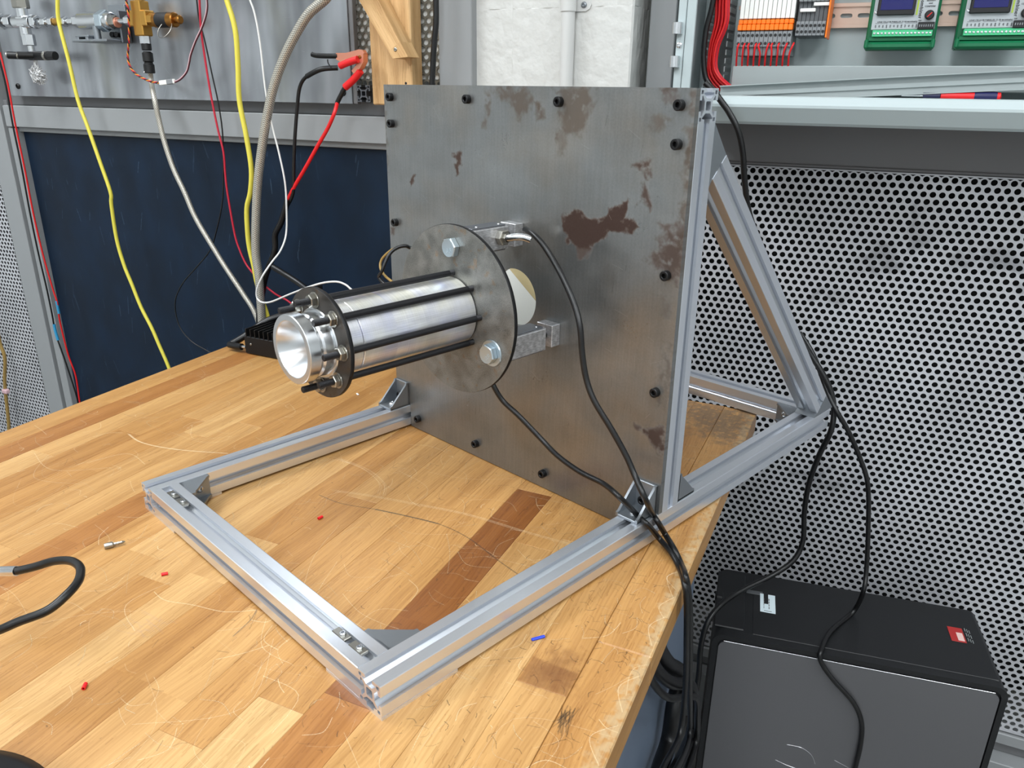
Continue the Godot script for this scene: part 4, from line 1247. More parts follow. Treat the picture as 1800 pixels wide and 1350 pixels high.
		o.position = Vector3(0.0468 + k * 0.00685, 0, 0)
		tag(o, "slim white relay with orange lever, %s from the left in the cabinet" % place[k], "relay", "white relays on the rail")
	for k in 10:
		var x := 0.0455 + k * 0.0088
		var dx := rng.randf_range(-0.004, 0.004)
		single("relay_wire", MB.new().tube([Vector3(x + dx + 0.002, 1.2765, -0.9735), Vector3(x + dx + 0.001, 1.2725, -0.969), Vector3(x + 0.001, 1.262, -0.973), Vector3(x, 1.247, -0.983), Vector3(x, 1.232, -0.995)], 0.0014, 8, 4), M.redlead, "short red wire dropping from the relays into the duct, %s from the left" % place[k], "wire", "red wires below the relays")
	# seven grey double terminals
	for k in 7:
		var b := thing("terminal_block", "dark grey double terminal block, %s from the left beside the relays" % place[k], "terminal", at(0.1325 + k * 0.0061, 0, 0), "grey terminal blocks on the rail")
		part("body", MB.new().box(Vector3(0, 1.325, -1.012), Vector3(0.0058, 0.078, 0.055), 0.0006), M.darkgrey, b)
		part("step", MB.new().box(Vector3(0, 1.297, -0.982), Vector3(0.0058, 0.020, 0.008), 0.0006), M.grey, b)
		part("step", MB.new().box(Vector3(0, 1.345, -0.982), Vector3(0.0058, 0.022, 0.008), 0.0006), M.grey, b)
		for y in [1.2925, 1.301, 1.340, 1.349]: part("wire_hole", MB.new().lathe([Vector2(0.0022, 0), Vector2(0.0022, 0.0005), Vector2(0, 0.0005)], 10), M.ink, b, at(0, y, -0.9779))
	for m in [[0.1435, 1.3225, "lower left"], [0.1620, 1.3305, "upper right"]]:
		single("marker_strip", MB.new().box(Vector3(m[0], m[1], -0.982), Vector3(0.022, 0.0048, 0.006), 0.0005), M.white, "white marker strip across the grey terminals, the %s one" % m[2], "marker", "white marker strips")
	single("end_plate", MB.new().box(Vector3(0.1743, 1.327, -1.005), Vector3(0.0022, 0.086, 0.060), 0.0004), M.orange, "thin orange end plate right of the grey terminal blocks", "end plate")
	for k in 2: amplifier_board(0.2765 + k * 0.1195, k)
	# tool lying behind the rim
	var tl := thing("hand_tool", "red and navy blue tool handle lying under the loose duct lid", "tool", at(0.372, 1.2040, -0.952))
	var zx := frame(Vector3.UP, Vector3.BACK, Vector3.RIGHT, Vector3.ZERO)
	part("handle", MB.new().lathe([Vector2(0, -0.03), Vector2(0.0045, -0.029), Vector2(0.0055, -0.01), Vector2(0.006, 0.03), Vector2(0.0058, 0.045), Vector2(0, 0.047)], 20, Transform3D(), 50.0), M.redlead, tl, zx)
	part("grip", MB.new().lathe([Vector2(0.0056, 0.012), Vector2(0.0064, 0.016), Vector2(0.0066, 0.036), Vector2(0.006, 0.041)], 20, Transform3D(), 50.0), mat(Color(0.10, 0.11, 0.30), 0.45), tl, zx)
	part("collar", MB.new().lathe([Vector2(0, -0.052), Vector2(0.0042, -0.052), Vector2(0.0046, -0.03), Vector2(0, -0.028)], 16), mat(Color(0.10, 0.11, 0.25), 0.45), tl, zx)
	part("blade", MB.new().lathe([Vector2(0, -0.08), Vector2(0.002, -0.08), Vector2(0.002, -0.05), Vector2(0, -0.05)], 12), M.bright, tl, zx)

func letters(s: String, size: float, parent: Node3D, x: float, y: float, z: float, m: Material, turn := 0.0) -> void:
	var font := SystemFont.new()
	font.font_names = PackedStringArray(["Droid Sans"])
	font.font_weight = 700
	var tm := TextMesh.new()
	tm.font = font
	tm.text = s
	tm.font_size = 24
	tm.pixel_size = size / 17.0
	tm.depth = 0.0002
	part("lettering", tm, m, parent, Transform3D(Basis(Vector3.BACK, turn), Vector3(x, y, z)))

func amplifier_board(x: float, k: int) -> void:
	var t := thing("load_cell_board", "green cased load cell amplifier with blue display, %s" % ["left one of the two", "right one cut by the picture's edge"][k], "circuit board", at(x, 0, 0), "load cell amplifiers in the cabinet")
	part("carrier", MB.new().box(Vector3(0, 1.332, -1.018), Vector3(0.094, 0.130, 0.030), 0.002), M.green, t)
	part("carrier_rail", MB.new().box(Vector3(0, 1.2725, -0.998), Vector3(0.094, 0.010, 0.026), 0.003), M.green, t)
	part("carrier_rail", MB.new().box(Vector3(0, 1.2815, -0.999), Vector3(0.086, 0.006, 0.020), 0.001), M.green, t)
	for s in [-1.0, 1.0]: part("clip", MB.new().box(Vector3(s * 0.0445, 1.2745, -0.994), Vector3(0.0055, 0.013, 0.030), 0.002), M.green, t)
	part("terminal_strip", MB.new().box(Vector3(0.0015, 1.2890, -0.990), Vector3(0.080, 0.0088, 0.012), 0.0006), M.lightgreen, t)
	var scr := button(0.0018, 0.001).mesh()
	for i in 16: part("terminal_screw", scr, M.bright, t, at(-0.0355 + i * 0.00495, 1.2890, -0.984))
	part("face_plate", MB.new().box(Vector3(0.0008, 1.344, -0.989), Vector3(0.084, 0.100, 0.004), 0.0006), M.boardface, t)
	var lcd := part("display", MB.new().box(Vector3(-0.0115, 1.338, -0.985), Vector3(0.050, 0.050, 0.006), 0.001), M.black, t)
	var sm := mat(Color(0.05, 0.06, 0.32), 0.12)
	sm.emission_enabled = true
	sm.emission = Color(0.05, 0.06, 0.42)
	sm.emission_energy_multiplier = 0.25
	part("screen", MB.new().box(Vector3(-0.0115, 1.340, -0.9818), Vector3(0.042, 0.040, 0.0008), 0.0002), sm, lcd)
	part("stripe", MB.new().box(Vector3(0.0165, 1.338, -0.9868), Vector3(0.0022, 0.050, 0.0004)), mat(Color(0.66, 0.75, 0.25), 0.5), t)
	letters("Load Cell Combiner", 0.0042, t, 0.0216, 1.336, -0.9868, M.ink, -PI / 2)
	var kn := part("knob", MB.new().lathe([Vector2(0, 0), Vector2(0.0064, 0), Vector2(0.0062, 0.006), Vector2(0.0052, 0.0072), Vector2(0, 0.0074)], 24, Transform3D(), 25.0), M.black, t, at(0.0335, 1.3125, -0.987))
	part("pointer", MB.new().box(Vector3(0, 0, 0.0075), Vector3(0.0012, 0.008, 0.0006), 0.0, Basis(Vector3.BACK, -0.75)), M.red, kn)
	part("switch_block", MB.new().box(Vector3(0.0315, 1.2985, -0.985), Vector3(0.0215, 0.0095, 0.006), 0.0005), M.ink, t)
	for i in 7: part("switch_key", MB.new().box(Vector3(0.0231 + i * 0.0028, 1.2985, -0.9818), Vector3(0.0013, 0.003, 0.001)), M.grey, t)
	part("screw", button(0.0024, 0.0014), M.bright, t, at(-0.0375, 1.317, -0.987))
	letters("LOAD CELLS IN PARALLEL (1-16 terminals)", 0.0019, t, -0.0075, 1.3045, -0.9868, M.ink)
	letters("MODIFY", 0.0021, t, 0.0325, 1.3315, -0.9868, M.ink)
	letters("and", 0.0019, t, 0.0325, 1.3280, -0.9868, M.ink)
	letters("CONFIRM", 0.0021, t, 0.0325, 1.3240, -0.9868, M.ink)
	letters("DIP", 0.0017, t, 0.0225, 1.3055, -0.9868, M.ink)
	var sg := ["+EX", "-EX", "SIG", "SHD", "+EX", "-EX", "SIG", "SHD", "+EX", "-EX", "SIG", "SHD"]
	for i in 12: letters(sg[i], 0.0017, t, -0.0355 + i * 0.00495, 1.2985, -0.9868, M.ink, PI / 2)
	for i in 3: part("bracket_line", MB.new().box(Vector3(-0.0280 + i * 0.0198, 1.3026, -0.9869), Vector3(0.0165, 0.0003, 0.0003)), M.ink, t)

# ---------- pipe fittings on the metal sheet ----------
func hexbody(r: float, l: float) -> MB:
	return MB.new().lathe([Vector2(r * 0.62, -l / 2), Vector2(r * 0.92, -l / 2), Vector2(r, -l / 2 + r * 0.1), Vector2(r, l / 2 - r * 0.1), Vector2(r * 0.92, l / 2), Vector2(r * 0.62, l / 2)], 6)

func cyl(r: float, l: float, c := 0.0006, segs := 24) -> MB:
	return MB.new().lathe([Vector2(0, -l / 2), Vector2(r - c, -l / 2), Vector2(r, -l / 2 + c), Vector2(r, l / 2 - c), Vector2(r - c, l / 2), Vector2(0, l / 2)], segs)

func fittings() -> void:
	var Z := -0.89
	var ex := func(x: float, y: float, z := Z) -> Transform3D: return frame(Vector3.UP, Vector3.BACK, Vector3.RIGHT, Vector3(x, y, z))
	var ey := func(x: float, y: float, z := Z) -> Transform3D: return frame(Vector3.RIGHT, Vector3.FORWARD, Vector3.UP, Vector3(x, y, z))
	# steel cross with its tube nuts
	var c := thing("pipe_cross", "silver four way pipe cross with hex nuts at the far left", "fitting")
	part("body", cyl(0.0135, 0.056).box(Vector3.ZERO, Vector3(0.024, 0.024, 0.026), 0.003), M.bright, c, ex.call(-1.505, 1.332))
	part("branch", cyl(0.0115, 0.062), M.bright, c, ey.call(-1.505, 1.333))
	part("nut", hexbody(0.0175, 0.020), M.nickel, c, ey.call(-1.505, 1.369))
	part("nut", hexbody(0.0135, 0.024), M.bright, c, ey.call(-1.500, 1.295))
	part("nut", hexbody(0.0140, 0.020), M.bright, c, ex.call(-1.552, 1.334))
	part("nut", hexbody(0.0140, 0.016), M.bright, c, ex.call(-1.466, 1.331))
	part("tube", cyl(0.0075, 0.16), M.bright, c, ey.call(-1.505, 1.450))
	part("tube", cyl(0.0080, 0.30), M.bright, c, ex.call(-1.70, 1.334))
	part("nut", hexbody(0.0175, 0.022), M.bright, c, ex.call(-1.585, 1.334))
	part("tube", cyl(0.0072, 0.034), M.bright, c, ey.call(-1.497, 1.275))
	var s := thing("exhaust_valve", "black cylindrical valve body below the silver pipe cross", "valve")
	part("body", cyl(0.0095, 0.066, 0.001), M.oxide, s, ex.call(-1.470, 1.262, -0.886))
	part("collar", cyl(0.0100, 0.007), M.nickel, s, ex.call(-1.447, 1.262, -0.886))
	part("cap", cyl(0.0092, 0.022, 0.001), M.black, s, ex.call(-1.428, 1.262, -0.886))
	part("port", cyl(0.0078, 0.050, 0.001), M.black, s, along(Vector3(-1.515, 1.262, -0.872), Vector3(-0.75, 0.02, 0.66)))
	part("port", cyl(0.0078, 0.040, 0.001), M.black, s, along(Vector3(-1.489, 1.262, -0.872), Vector3(-0.5, 0.0, 0.86)))
	for q in [[-1.5345, 1.2625, -0.855, Vector3(-0.75, 0.02, 0.66)], [-1.4995, 1.2618, -0.854, Vector3(-0.5, 0, 0.86)]]:
		part("socket", MB.new().lathe([Vector2(0.0066, -0.002), Vector2(0.0066, 0.001), Vector2(0.0045, 0.001), Vector2(0.0042, -0.001), Vector2(0, -0.001)], 16), M.nickel, s, along(Vector3(q[0], q[1], q[2]), q[3]))
	var w := thing("wire_wool", "tangled ball of silver wire wool hanging under the black valve", "wire wool", at(-1.492, 1.222, Z))
	var pts := []
	var rr := RandomNumberGenerator.new()
	rr.seed = 5
	var wool := MB.new()
	for k in 85:
		var a := Vector3(rr.randfn(), rr.randfn(), rr.randfn()).normalized() * rr.randf_range(0.008, 0.019)
		var b := Vector3(rr.randfn(), rr.randfn(), rr.randfn()).normalized() * rr.randf_range(0.006, 0.019)
		var d := Vector3(rr.randfn(), rr.randfn(), rr.randfn()).normalized() * rr.randf_range(0.008, 0.019)
		for q in [a, b, d]: pts.append(q)
		wool.tube([Vector3(a.x, a.y * 1.25, a.z), Vector3(b.x, b.y * 1.25, b.z), Vector3(d.x, d.y * 1.25, d.z)], 0.0011, 4, 4, false)
	for k in 10:
		var x := rr.randf_range(-0.006, 0.006)
		wool.tube([Vector3(x, 0.034, 0), Vector3(x * 0.5, 0.022, rr.randf_range(-0.004, 0.004)), Vector3(x * 2.0, 0.008, 0)], 0.0011, 4, 4, false)
	var strands := part("strands", wool, mat(Color(0.93, 0.93, 0.93), 0.4, 0.25), w)
	strands.set_meta("kind", "stuff")
	# small couplings between the cross and the valve
	var l := thing("tube_coupling", "chain of small silver tube couplings between the cross and the big valve", "fitting")
	for q in [[-1.437, 0.0100, 0.014], [-1.412, 0.0112, 0.011], [-1.372, 0.0105, 0.012], [-1.352, 0.0080, 0.014]]: part("nut", hexbody(q[1], q[2]), M.bright, l, ex.call(q[0], 1.330))
	part("tube", cyl(0.0055, 0.115), M.bright, l, ex.call(-1.395, 1.330))
	part("sleeve", cyl(0.0075, 0.026), M.brass, l, ex.call(-1.392, 1.330))
	# large check valve on its angle bracket
	var v := thing("check_valve", "large silver check valve with hex end before the grey angle bracket", "valve")
	part("nut", hexbody(0.0135, 0.016), M.bright, v, ex.call(-1.330, 1.330))
	part("body", cyl(0.0170, 0.060, 0.002, 32), M.bright, v, ex.call(-1.291, 1.330))
	part("hex_end", hexbody(0.0215, 0.020), M.zinc, v, ex.call(-1.252, 1.329))
	part("cap", cyl(0.0165, 0.016, 0.002), M.bright, v, ex.call(-1.236, 1.329))
	part("nut", hexbody(0.0125, 0.014), M.nickel, v, ex.call(-1.222, 1.327))
	part("lock_ring", cyl(0.0100, 0.005), M.copper, v, ex.call(-1.214, 1.325))
	part("saddle", cyl(0.0075, 0.036), M.cast, v, ey.call(-1.272, 1.308, -0.884))
	var b := thing("valve_bracket", "grey angle bracket holding the large silver check valve", "bracket")
	part("upright", MB.new().box(Vector3(-1.243, 1.325, -0.919), Vector3(0.050, 0.075, 0.005), 0.001), M.cast, b)
	part("side", MB.new().box(Vector3(-1.216, 1.318, -0.908), Vector3(0.005, 0.062, 0.024), 0.001), M.castdark, b)
	part("shelf", MB.new().box(Vector3(-1.272, 1.290, -0.890), Vector3(0.104, 0.005, 0.058), 0.001), M.cast, b)
	part("channel", MB.new().box(Vector3(-1.297, 1.299, -0.880), Vector3(0.040, 0.004, 0.030), 0.001), M.cast, b)
	for x in [-1.311, -1.283]: part("web", MB.new().box(Vector3(x, 1.294, -0.880), Vector3(0.008, 0.008, 0.030), 0.001), M.cast, b)
	for x in [-1.247, -1.233]: part("bolt", cyl(0.0055, 0.014, 0.001), M.oxide, b, at(x, 1.303, -0.904))
	# brass cross
	var g := thing("brass_cross", "brass four way cross block with silver tube ends", "fitting")
	part("body", MB.new().box(Vector3(-1.143, 1.331, Z), Vector3(0.026, 0.066, 0.026), 0.002).box(Vector3(-1.143, 1.331, Z), Vector3(0.050, 0.030, 0.0255), 0.002), M.brass, g)
	part("nut", hexbody(0.0105, 0.016), M.bright, g, ey.call(-1.140, 1.372))
	part("tube", cyl(0.0068, 0.17), M.bright, g, ey.call(-1.140, 1.455))
	part("nut", hexbody(0.0105, 0.018), M.bright, g, ex.call(-1.178, 1.328))
	part("tube", cyl(0.0050, 0.040), M.bright, g, ex.call(-1.200, 1.327))
	part("nut", hexbody(0.0110, 0.016), M.bright, g, ey.call(-1.141, 1.291))
	# relief valve with ring
	var rv := thing("relief_valve", "bronze relief valve with printed band and wire pull ring", "valve")
	part("nut", hexbody(0.0125, 0.014), M.brass, rv, ex.call(-1.112, 1.329))
	part("body", cyl(0.0140, 0.056, 0.002, 32), M.bronze, rv, ex.call(-1.077, 1.327))
	part("band", MB.new().lathe([Vector2(0.0141, -0.015), Vector2(0.0143, -0.014), Vector2(0.0143, 0.014), Vector2(0.0141, 0.015)], 32), M.ink, rv, ex.call(-1.080, 1.327))
	var font := SystemFont.new()
	font.font_names = PackedStringArray(["Droid Sans"])
	part("knob", cyl(0.0065, 0.014, 0.002), M.bronze, rv, ex.call(-1.044, 1.327))
	part("knob_tip", cyl(0.0085, 0.006, 0.002), M.bronze, rv, ex.call(-1.038, 1.327))
	var ring := []
	for k in 25:
		var a := TAU * k / 24.0
		ring.append(Vector3(-1.063 + cos(a) * 0.0165, 1.309 + sin(a) * 0.0165, -0.872 + sin(a) * -0.012))
	part("pull_ring", MB.new().tube(ring, 0.0008, 6, 2), M.nickel, rv)
	# black push-fit that ends the braided hose
	var q := thing("hose_connector", "black ribbed hose connector under the brass cross", "connector")
	var dn := Vector3(0.004, -1.0, 0.02)
	for e in [[1.278, 0.0098, 0.014], [1.266, 0.0082, 0.006], [1.258, 0.0105, 0.018], [1.246, 0.0088, 0.006], [1.236, 0.0108, 0.018]]:
		part("segment", cyl(e[1], e[2], 0.0012), M.black, q, along(Vector3(-1.1405 - (1.278 - e[0]) * 0.02, e[0], Z), dn))
	part("screw", button(0.002, 0.0014), M.bright, q, at(-1.147, 1.229, Z + 0.009))

# ---------- cables ----------
var P := {
	"yellow_a": [Vector3(-1.319,1.928,-0.880), Vector3(-1.338,1.500,-0.880), Vector3(-1.367,1.384,-0.880), Vector3(-1.378,1.340,-0.880), Vector3(-1.377,1.310,-0.880), Vector3(-1.369,1.250,-0.880), Vector3(-1.362,1.171,-0.880), Vector3(-1.346,1.116,-0.880), Vector3(-1.325,1.039,-0.880), Vector3(-1.308,0.974,-0.880), Vector3(-1.312,0.945,-0.880), Vector3(-1.314,0.867,-0.880), Vector3(-1.304,0.807,-0.880), Vector3(-1.288,0.761,-0.880), Vector3(-1.270,0.708,-0.880), Vector3(-1.245,0.659,-0.880), Vector3(-1.229,0.618,-0.880), Vector3(-1.208,0.563,-0.880), Vector3(-1.196,0.502,-0.880), Vector3(-1.184,0.363,-0.890), Vector3(-1.184,0.093,-0.890)],
	"yellow_b": [Vector3(-0.936,1.910,-0.860), Vector3(-0.916,1.483,-0.860), Vector3(-0.886,1.367,-0.860), Vector3(-0.870,1.306,-0.860), Vector3(-0.872,1.244,-0.860), Vector3(-0.878,1.179,-0.860), Vector3(-0.870,1.112,-0.860), Vector3(-0.866,1.049,-0.860), Vector3(-0.875,1.003,-0.860), Vector3(-0.889,0.969,-0.860), Vector3(-0.894,0.916,-0.860), Vector3(-0.893,0.883,-0.860), Vector3(-0.887,0.849,-0.860), Vector3(-0.884,0.819,-0.860), Vector3(-0.876,0.780,-0.860), Vector3(-0.867,0.755,-0.860), Vector3(-0.862,0.728,-0.860), Vector3(-0.864,0.687,-0.860), Vector3(-0.866,0.547,-0.870), Vector3(-0.866,0.277,-0.870)],
	"hose_big": [Vector3(-0.473,1.831,-0.845), Vector3(-0.537,1.432,-0.845), Vector3(-0.632,1.359,-0.845), Vector3(-0.647,1.347,-0.845), Vector3(-0.683,1.326,-0.845), Vector3(-0.714,1.295,-0.845), Vector3(-0.746,1.255,-0.845), Vector3(-0.777,1.204,-0.845), Vector3(-0.801,1.147,-0.845), Vector3(-0.825,1.076,-0.845), Vector3(-0.843,1.009,-0.845), Vector3(-0.859,0.921,-0.845), Vector3(-0.864,0.875,-0.845), Vector3(-0.862,0.832,-0.845), Vector3(-0.864,0.796,-0.845), Vector3(-0.866,0.750,-0.845), Vector3(-0.870,0.690,-0.845), Vector3(-0.875,0.550,-0.855), Vector3(-0.875,0.280,-0.855)],
	"hose_small": [Vector3(-1.146,1.228,-0.895), Vector3(-1.147,1.209,-0.895), Vector3(-1.117,1.180,-0.870), Vector3(-1.112,1.132,-0.870), Vector3(-1.105,1.089,-0.870), Vector3(-1.090,1.037,-0.870), Vector3(-1.067,0.989,-0.870), Vector3(-1.044,0.935,-0.870), Vector3(-0.998,0.866,-0.870), Vector3(-0.973,0.831,-0.870), Vector3(-0.948,0.799,-0.870), Vector3(-0.933,0.779,-0.870), Vector3(-0.910,0.747,-0.870), Vector3(-0.895,0.699,-0.870), Vector3(-0.876,0.562,-0.880), Vector3(-0.876,0.292,-0.880)],
	"red_wire": [Vector3(-0.949,1.918,-0.880), Vector3(-0.957,1.489,-0.880), Vector3(-0.969,1.369,-0.880), Vector3(-0.975,1.309,-0.880), Vector3(-0.974,1.257,-0.880), Vector3(-0.970,1.190,-0.880), Vector3(-0.962,1.122,-0.880), Vector3(-0.954,1.077,-0.880), Vector3(-0.956,1.033,-0.880), Vector3(-0.956,0.994,-0.880), Vector3(-0.949,0.908,-0.880), Vector3(-0.940,0.875,-0.880), Vector3(-0.929,0.850,-0.880), Vector3(-0.915,0.833,-0.880), Vector3(-0.887,0.808,-0.880), Vector3(-0.857,0.790,-0.880), Vector3(-0.841,0.784,-0.880), Vector3(-0.823,0.778,-0.880), Vector3(-0.802,0.766,-0.880)],
	"black_wire": [Vector3(-0.985,1.921,-0.890), Vector3(-0.986,1.491,-0.890), Vector3(-0.987,1.371,-0.890), Vector3(-0.987,1.327,-0.890), Vector3(-0.979,1.289,-0.890), Vector3(-0.970,1.225,-0.890), Vector3(-0.963,1.177,-0.890), Vector3(-0.960,1.121,-0.890), Vector3(-0.966,1.067,-0.890), Vector3(-0.982,0.977,-0.890), Vector3(-1.014,0.901,-0.890), Vector3(-1.039,0.861,-0.890), Vector3(-1.084,0.821,-0.890), Vector3(-1.136,0.776,-0.890), Vector3(-1.167,0.728,-0.890), Vector3(-1.164,0.673,-0.890), Vector3(-1.131,0.639,-0.890), Vector3(-1.081,0.621,-0.890), Vector3(-1.044,0.603,-0.890), Vector3(-0.990,0.497,-0.900), Vector3(-0.990,0.227,-0.900)],
	"white_wire": [Vector3(-0.897,1.898,-0.850), Vector3(-0.867,1.473,-0.850), Vector3(-0.822,1.362,-0.850), Vector3(-0.810,1.329,-0.850), Vector3(-0.804,1.279,-0.850), Vector3(-0.802,1.203,-0.850), Vector3(-0.795,1.141,-0.850), Vector3(-0.783,1.084,-0.850), Vector3(-0.775,1.029,-0.850), Vector3(-0.777,0.978,-0.850), Vector3(-0.784,0.927,-0.850), Vector3(-0.776,0.900,-0.820), Vector3(-0.783,0.880,-0.800), Vector3(-0.793,0.854,-0.780), Vector3(-0.812,0.822,-0.780), Vector3(-0.808,0.803,-0.780), Vector3(-0.763,0.810,-0.760), Vector3(-0.693,0.839,-0.740), Vector3(-0.631,0.864,-0.720), Vector3(-0.596,0.876,-0.720), Vector3(-0.567,0.881,-0.720), Vector3(-0.549,0.878,-0.720), Vector3(-0.539,0.872,-0.720), Vector3(-0.511,0.852,-0.720), Vector3(-0.450,0.800,-0.700), Vector3(-0.520,0.765,-0.690), Vector3(-0.560,0.770,-0.700)],
	"lead_black": [Vector3(-0.650,1.238,-0.875), Vector3(-0.677,1.235,-0.860), Vector3(-0.710,1.223,-0.860), Vector3(-0.728,1.204,-0.860), Vector3(-0.738,1.168,-0.860), Vector3(-0.750,1.111,-0.860), Vector3(-0.758,1.062,-0.860), Vector3(-0.766,1.008,-0.860), Vector3(-0.787,0.976,-0.860), Vector3(-0.803,0.948,-0.860)],
	"lead_red": [Vector3(-0.656,1.178,-0.875), Vector3(-0.653,1.160,-0.860), Vector3(-0.671,1.132,-0.860), Vector3(-0.697,1.100,-0.860), Vector3(-0.731,1.057,-0.860), Vector3(-0.760,1.022,-0.860), Vector3(-0.780,0.994,-0.860), Vector3(-0.796,0.961,-0.860)],
	"shrink_red": [Vector3(-0.636,1.205,-0.875), Vector3(-0.654,1.181,-0.875), Vector3(-0.656,1.176,-0.875)],
	"boot_red": [Vector3(-0.600,1.233,-0.875), Vector3(-0.617,1.218,-0.875), Vector3(-0.636,1.205,-0.875)],
	"sleeve": [Vector3(-0.778,0.995,-0.858), Vector3(-0.801,0.948,-0.858), Vector3(-0.819,0.922,-0.858), Vector3(-0.824,0.889,-0.858), Vector3(-0.844,0.854,-0.858), Vector3(-0.860,0.822,-0.858), Vector3(-0.871,0.788,-0.858), Vector3(-0.887,0.735,-0.858), Vector3(-0.905,0.598,-0.868), Vector3(-0.905,0.328,-0.868)],
	"tie": [Vector3(-0.656,1.237,-0.865), Vector3(-0.663,1.245,-0.865), Vector3(-0.664,1.252,-0.865)],
	"clamp_handle_black": [Vector3(-0.706,1.261,-0.875), Vector3(-0.696,1.259,-0.875), Vector3(-0.672,1.258,-0.875), Vector3(-0.648,1.258,-0.875)],
	"clamp_handle_red": [Vector3(-0.637,1.241,-0.865), Vector3(-0.618,1.247,-0.865), Vector3(-0.598,1.252,-0.865)],
	"clamp_px": [Vector3(-0.645,1.258,-0.875), Vector3(-0.618,1.253,-0.875), Vector3(-0.591,1.262,-0.875), Vector3(-0.579,1.261,-0.875), Vector3(-0.580,1.245,-0.875), Vector3(-0.602,1.241,-0.875), Vector3(-0.620,1.237,-0.875)],
	"pair_red": [Vector3(-1.601,1.270,-0.885), Vector3(-1.596,1.201,-0.885), Vector3(-1.599,1.113,-0.885), Vector3(-1.598,1.013,-0.885), Vector3(-1.600,0.903,-0.885), Vector3(-1.596,0.807,-0.885), Vector3(-1.585,0.716,-0.885), Vector3(-1.579,0.687,-0.885), Vector3(-1.579,0.668,-0.885), Vector3(-1.583,0.626,-0.885), Vector3(-1.577,0.539,-0.885), Vector3(-1.564,0.482,-0.885), Vector3(-1.569,0.408,-0.885), Vector3(-1.571,0.351,-0.885), Vector3(-1.573,0.211,-0.895), Vector3(-1.573,-0.059,-0.895)],
	"pair_black": [Vector3(-1.615,1.265,-0.888), Vector3(-1.609,1.199,-0.888), Vector3(-1.613,1.113,-0.888), Vector3(-1.613,1.012,-0.888), Vector3(-1.617,0.901,-0.888), Vector3(-1.617,0.805,-0.888), Vector3(-1.613,0.713,-0.888), Vector3(-1.613,0.640,-0.888), Vector3(-1.615,0.597,-0.888), Vector3(-1.609,0.563,-0.888), Vector3(-1.596,0.505,-0.888), Vector3(-1.581,0.413,-0.888), Vector3(-1.585,0.356,-0.888), Vector3(-1.589,0.216,-0.898), Vector3(-1.589,-0.054,-0.898)],
	"splice_red": [Vector3(-1.580,0.684,-0.885), Vector3(-1.580,0.668,-0.885), Vector3(-1.580,0.651,-0.885)],
	"splice_black": [Vector3(-1.613,0.617,-0.888), Vector3(-1.613,0.597,-0.888), Vector3(-1.610,0.574,-0.888)],
	"tan": [Vector3(-1.891,0.574,-0.910), Vector3(-1.896,0.518,-0.910), Vector3(-1.890,0.473,-0.910), Vector3(-1.918,0.391,-0.910), Vector3(-1.944,0.263,-0.910), Vector3(-1.968,0.171,-0.910), Vector3(-1.982,0.033,-0.920), Vector3(-1.982,-0.237,-0.920)],
	"twist": [Vector3(-1.171,1.922,-0.870), Vector3(-1.165,1.492,-0.870), Vector3(-1.157,1.372,-0.870), Vector3(-1.155,1.343,-0.870), Vector3(-1.163,1.298,-0.870), Vector3(-1.176,1.252,-0.870), Vector3(-1.162,1.227,-0.870), Vector3(-1.125,1.212,-0.870), Vector3(-1.092,1.208,-0.870)],
	"pink": [Vector3(-1.053,1.211,-0.870), Vector3(-1.038,1.216,-0.870), Vector3(-1.018,1.230,-0.870), Vector3(-1.008,1.247,-0.870), Vector3(-1.001,1.262,-0.870), Vector3(-0.984,1.286,-0.870), Vector3(-0.965,1.308,-0.870), Vector3(-0.950,1.330,-0.870), Vector3(-0.943,1.348,-0.870), Vector3(-0.942,1.368,-0.870)],
	"conn_tw": [Vector3(-1.095,1.208,-0.870), Vector3(-1.053,1.212,-0.870)],
	"black_mid": [Vector3(-0.450,1.905,-0.900), Vector3(-0.452,1.475,-0.900), Vector3(-0.455,1.355,-0.900), Vector3(-0.456,1.311,-0.900), Vector3(-0.461,1.275,-0.900), Vector3(-0.467,1.210,-0.900), Vector3(-0.470,1.181,-0.900)],
	"enc_black": [Vector3(0.027,1.896,-0.970), Vector3(0.017,1.466,-0.970), Vector3(0.003,1.347,-0.970), Vector3(0.000,1.323,-0.970), Vector3(-0.005,1.295,-0.970), Vector3(-0.005,1.257,-0.970), Vector3(0.001,1.228,-0.970), Vector3(0.010,1.215,-0.970)],
	"duct_px": [Vector3(-0.014,1.342,-0.990), Vector3(-0.007,1.341,-0.990), Vector3(0.002,1.215,-0.990), Vector3(-0.008,1.215,-0.990), Vector3(0.025,1.341,-0.990), Vector3(0.019,1.341,-0.990), Vector3(0.021,1.245,-0.990), Vector3(0.026,1.245,-0.990)],
	"rw0": [Vector3(-0.002,1.899,-0.985), Vector3(0.001,1.469,-0.985), Vector3(0.005,1.349,-0.985), Vector3(0.007,1.308,-0.985), Vector3(0.002,1.275,-0.985), Vector3(0.002,1.245,-0.985), Vector3(0.005,1.228,-0.985), Vector3(0.016,1.215,-0.985), Vector3(0.026,1.208,-0.985)],
	"rw1": [Vector3(0.003,1.898,-0.981), Vector3(0.006,1.468,-0.981), Vector3(0.011,1.348,-0.981), Vector3(0.012,1.308,-0.981), Vector3(0.006,1.275,-0.981), Vector3(0.005,1.245,-0.981), Vector3(0.011,1.228,-0.981), Vector3(0.023,1.215,-0.981), Vector3(0.032,1.208,-0.981)],
	"rw2": [Vector3(0.008,1.897,-0.977), Vector3(0.011,1.467,-0.977), Vector3(0.016,1.348,-0.977), Vector3(0.018,1.307,-0.977), Vector3(0.010,1.274,-0.977), Vector3(0.010,1.245,-0.977), Vector3(0.017,1.228,-0.977), Vector3(0.031,1.215,-0.977), Vector3(0.039,1.209,-0.977)],
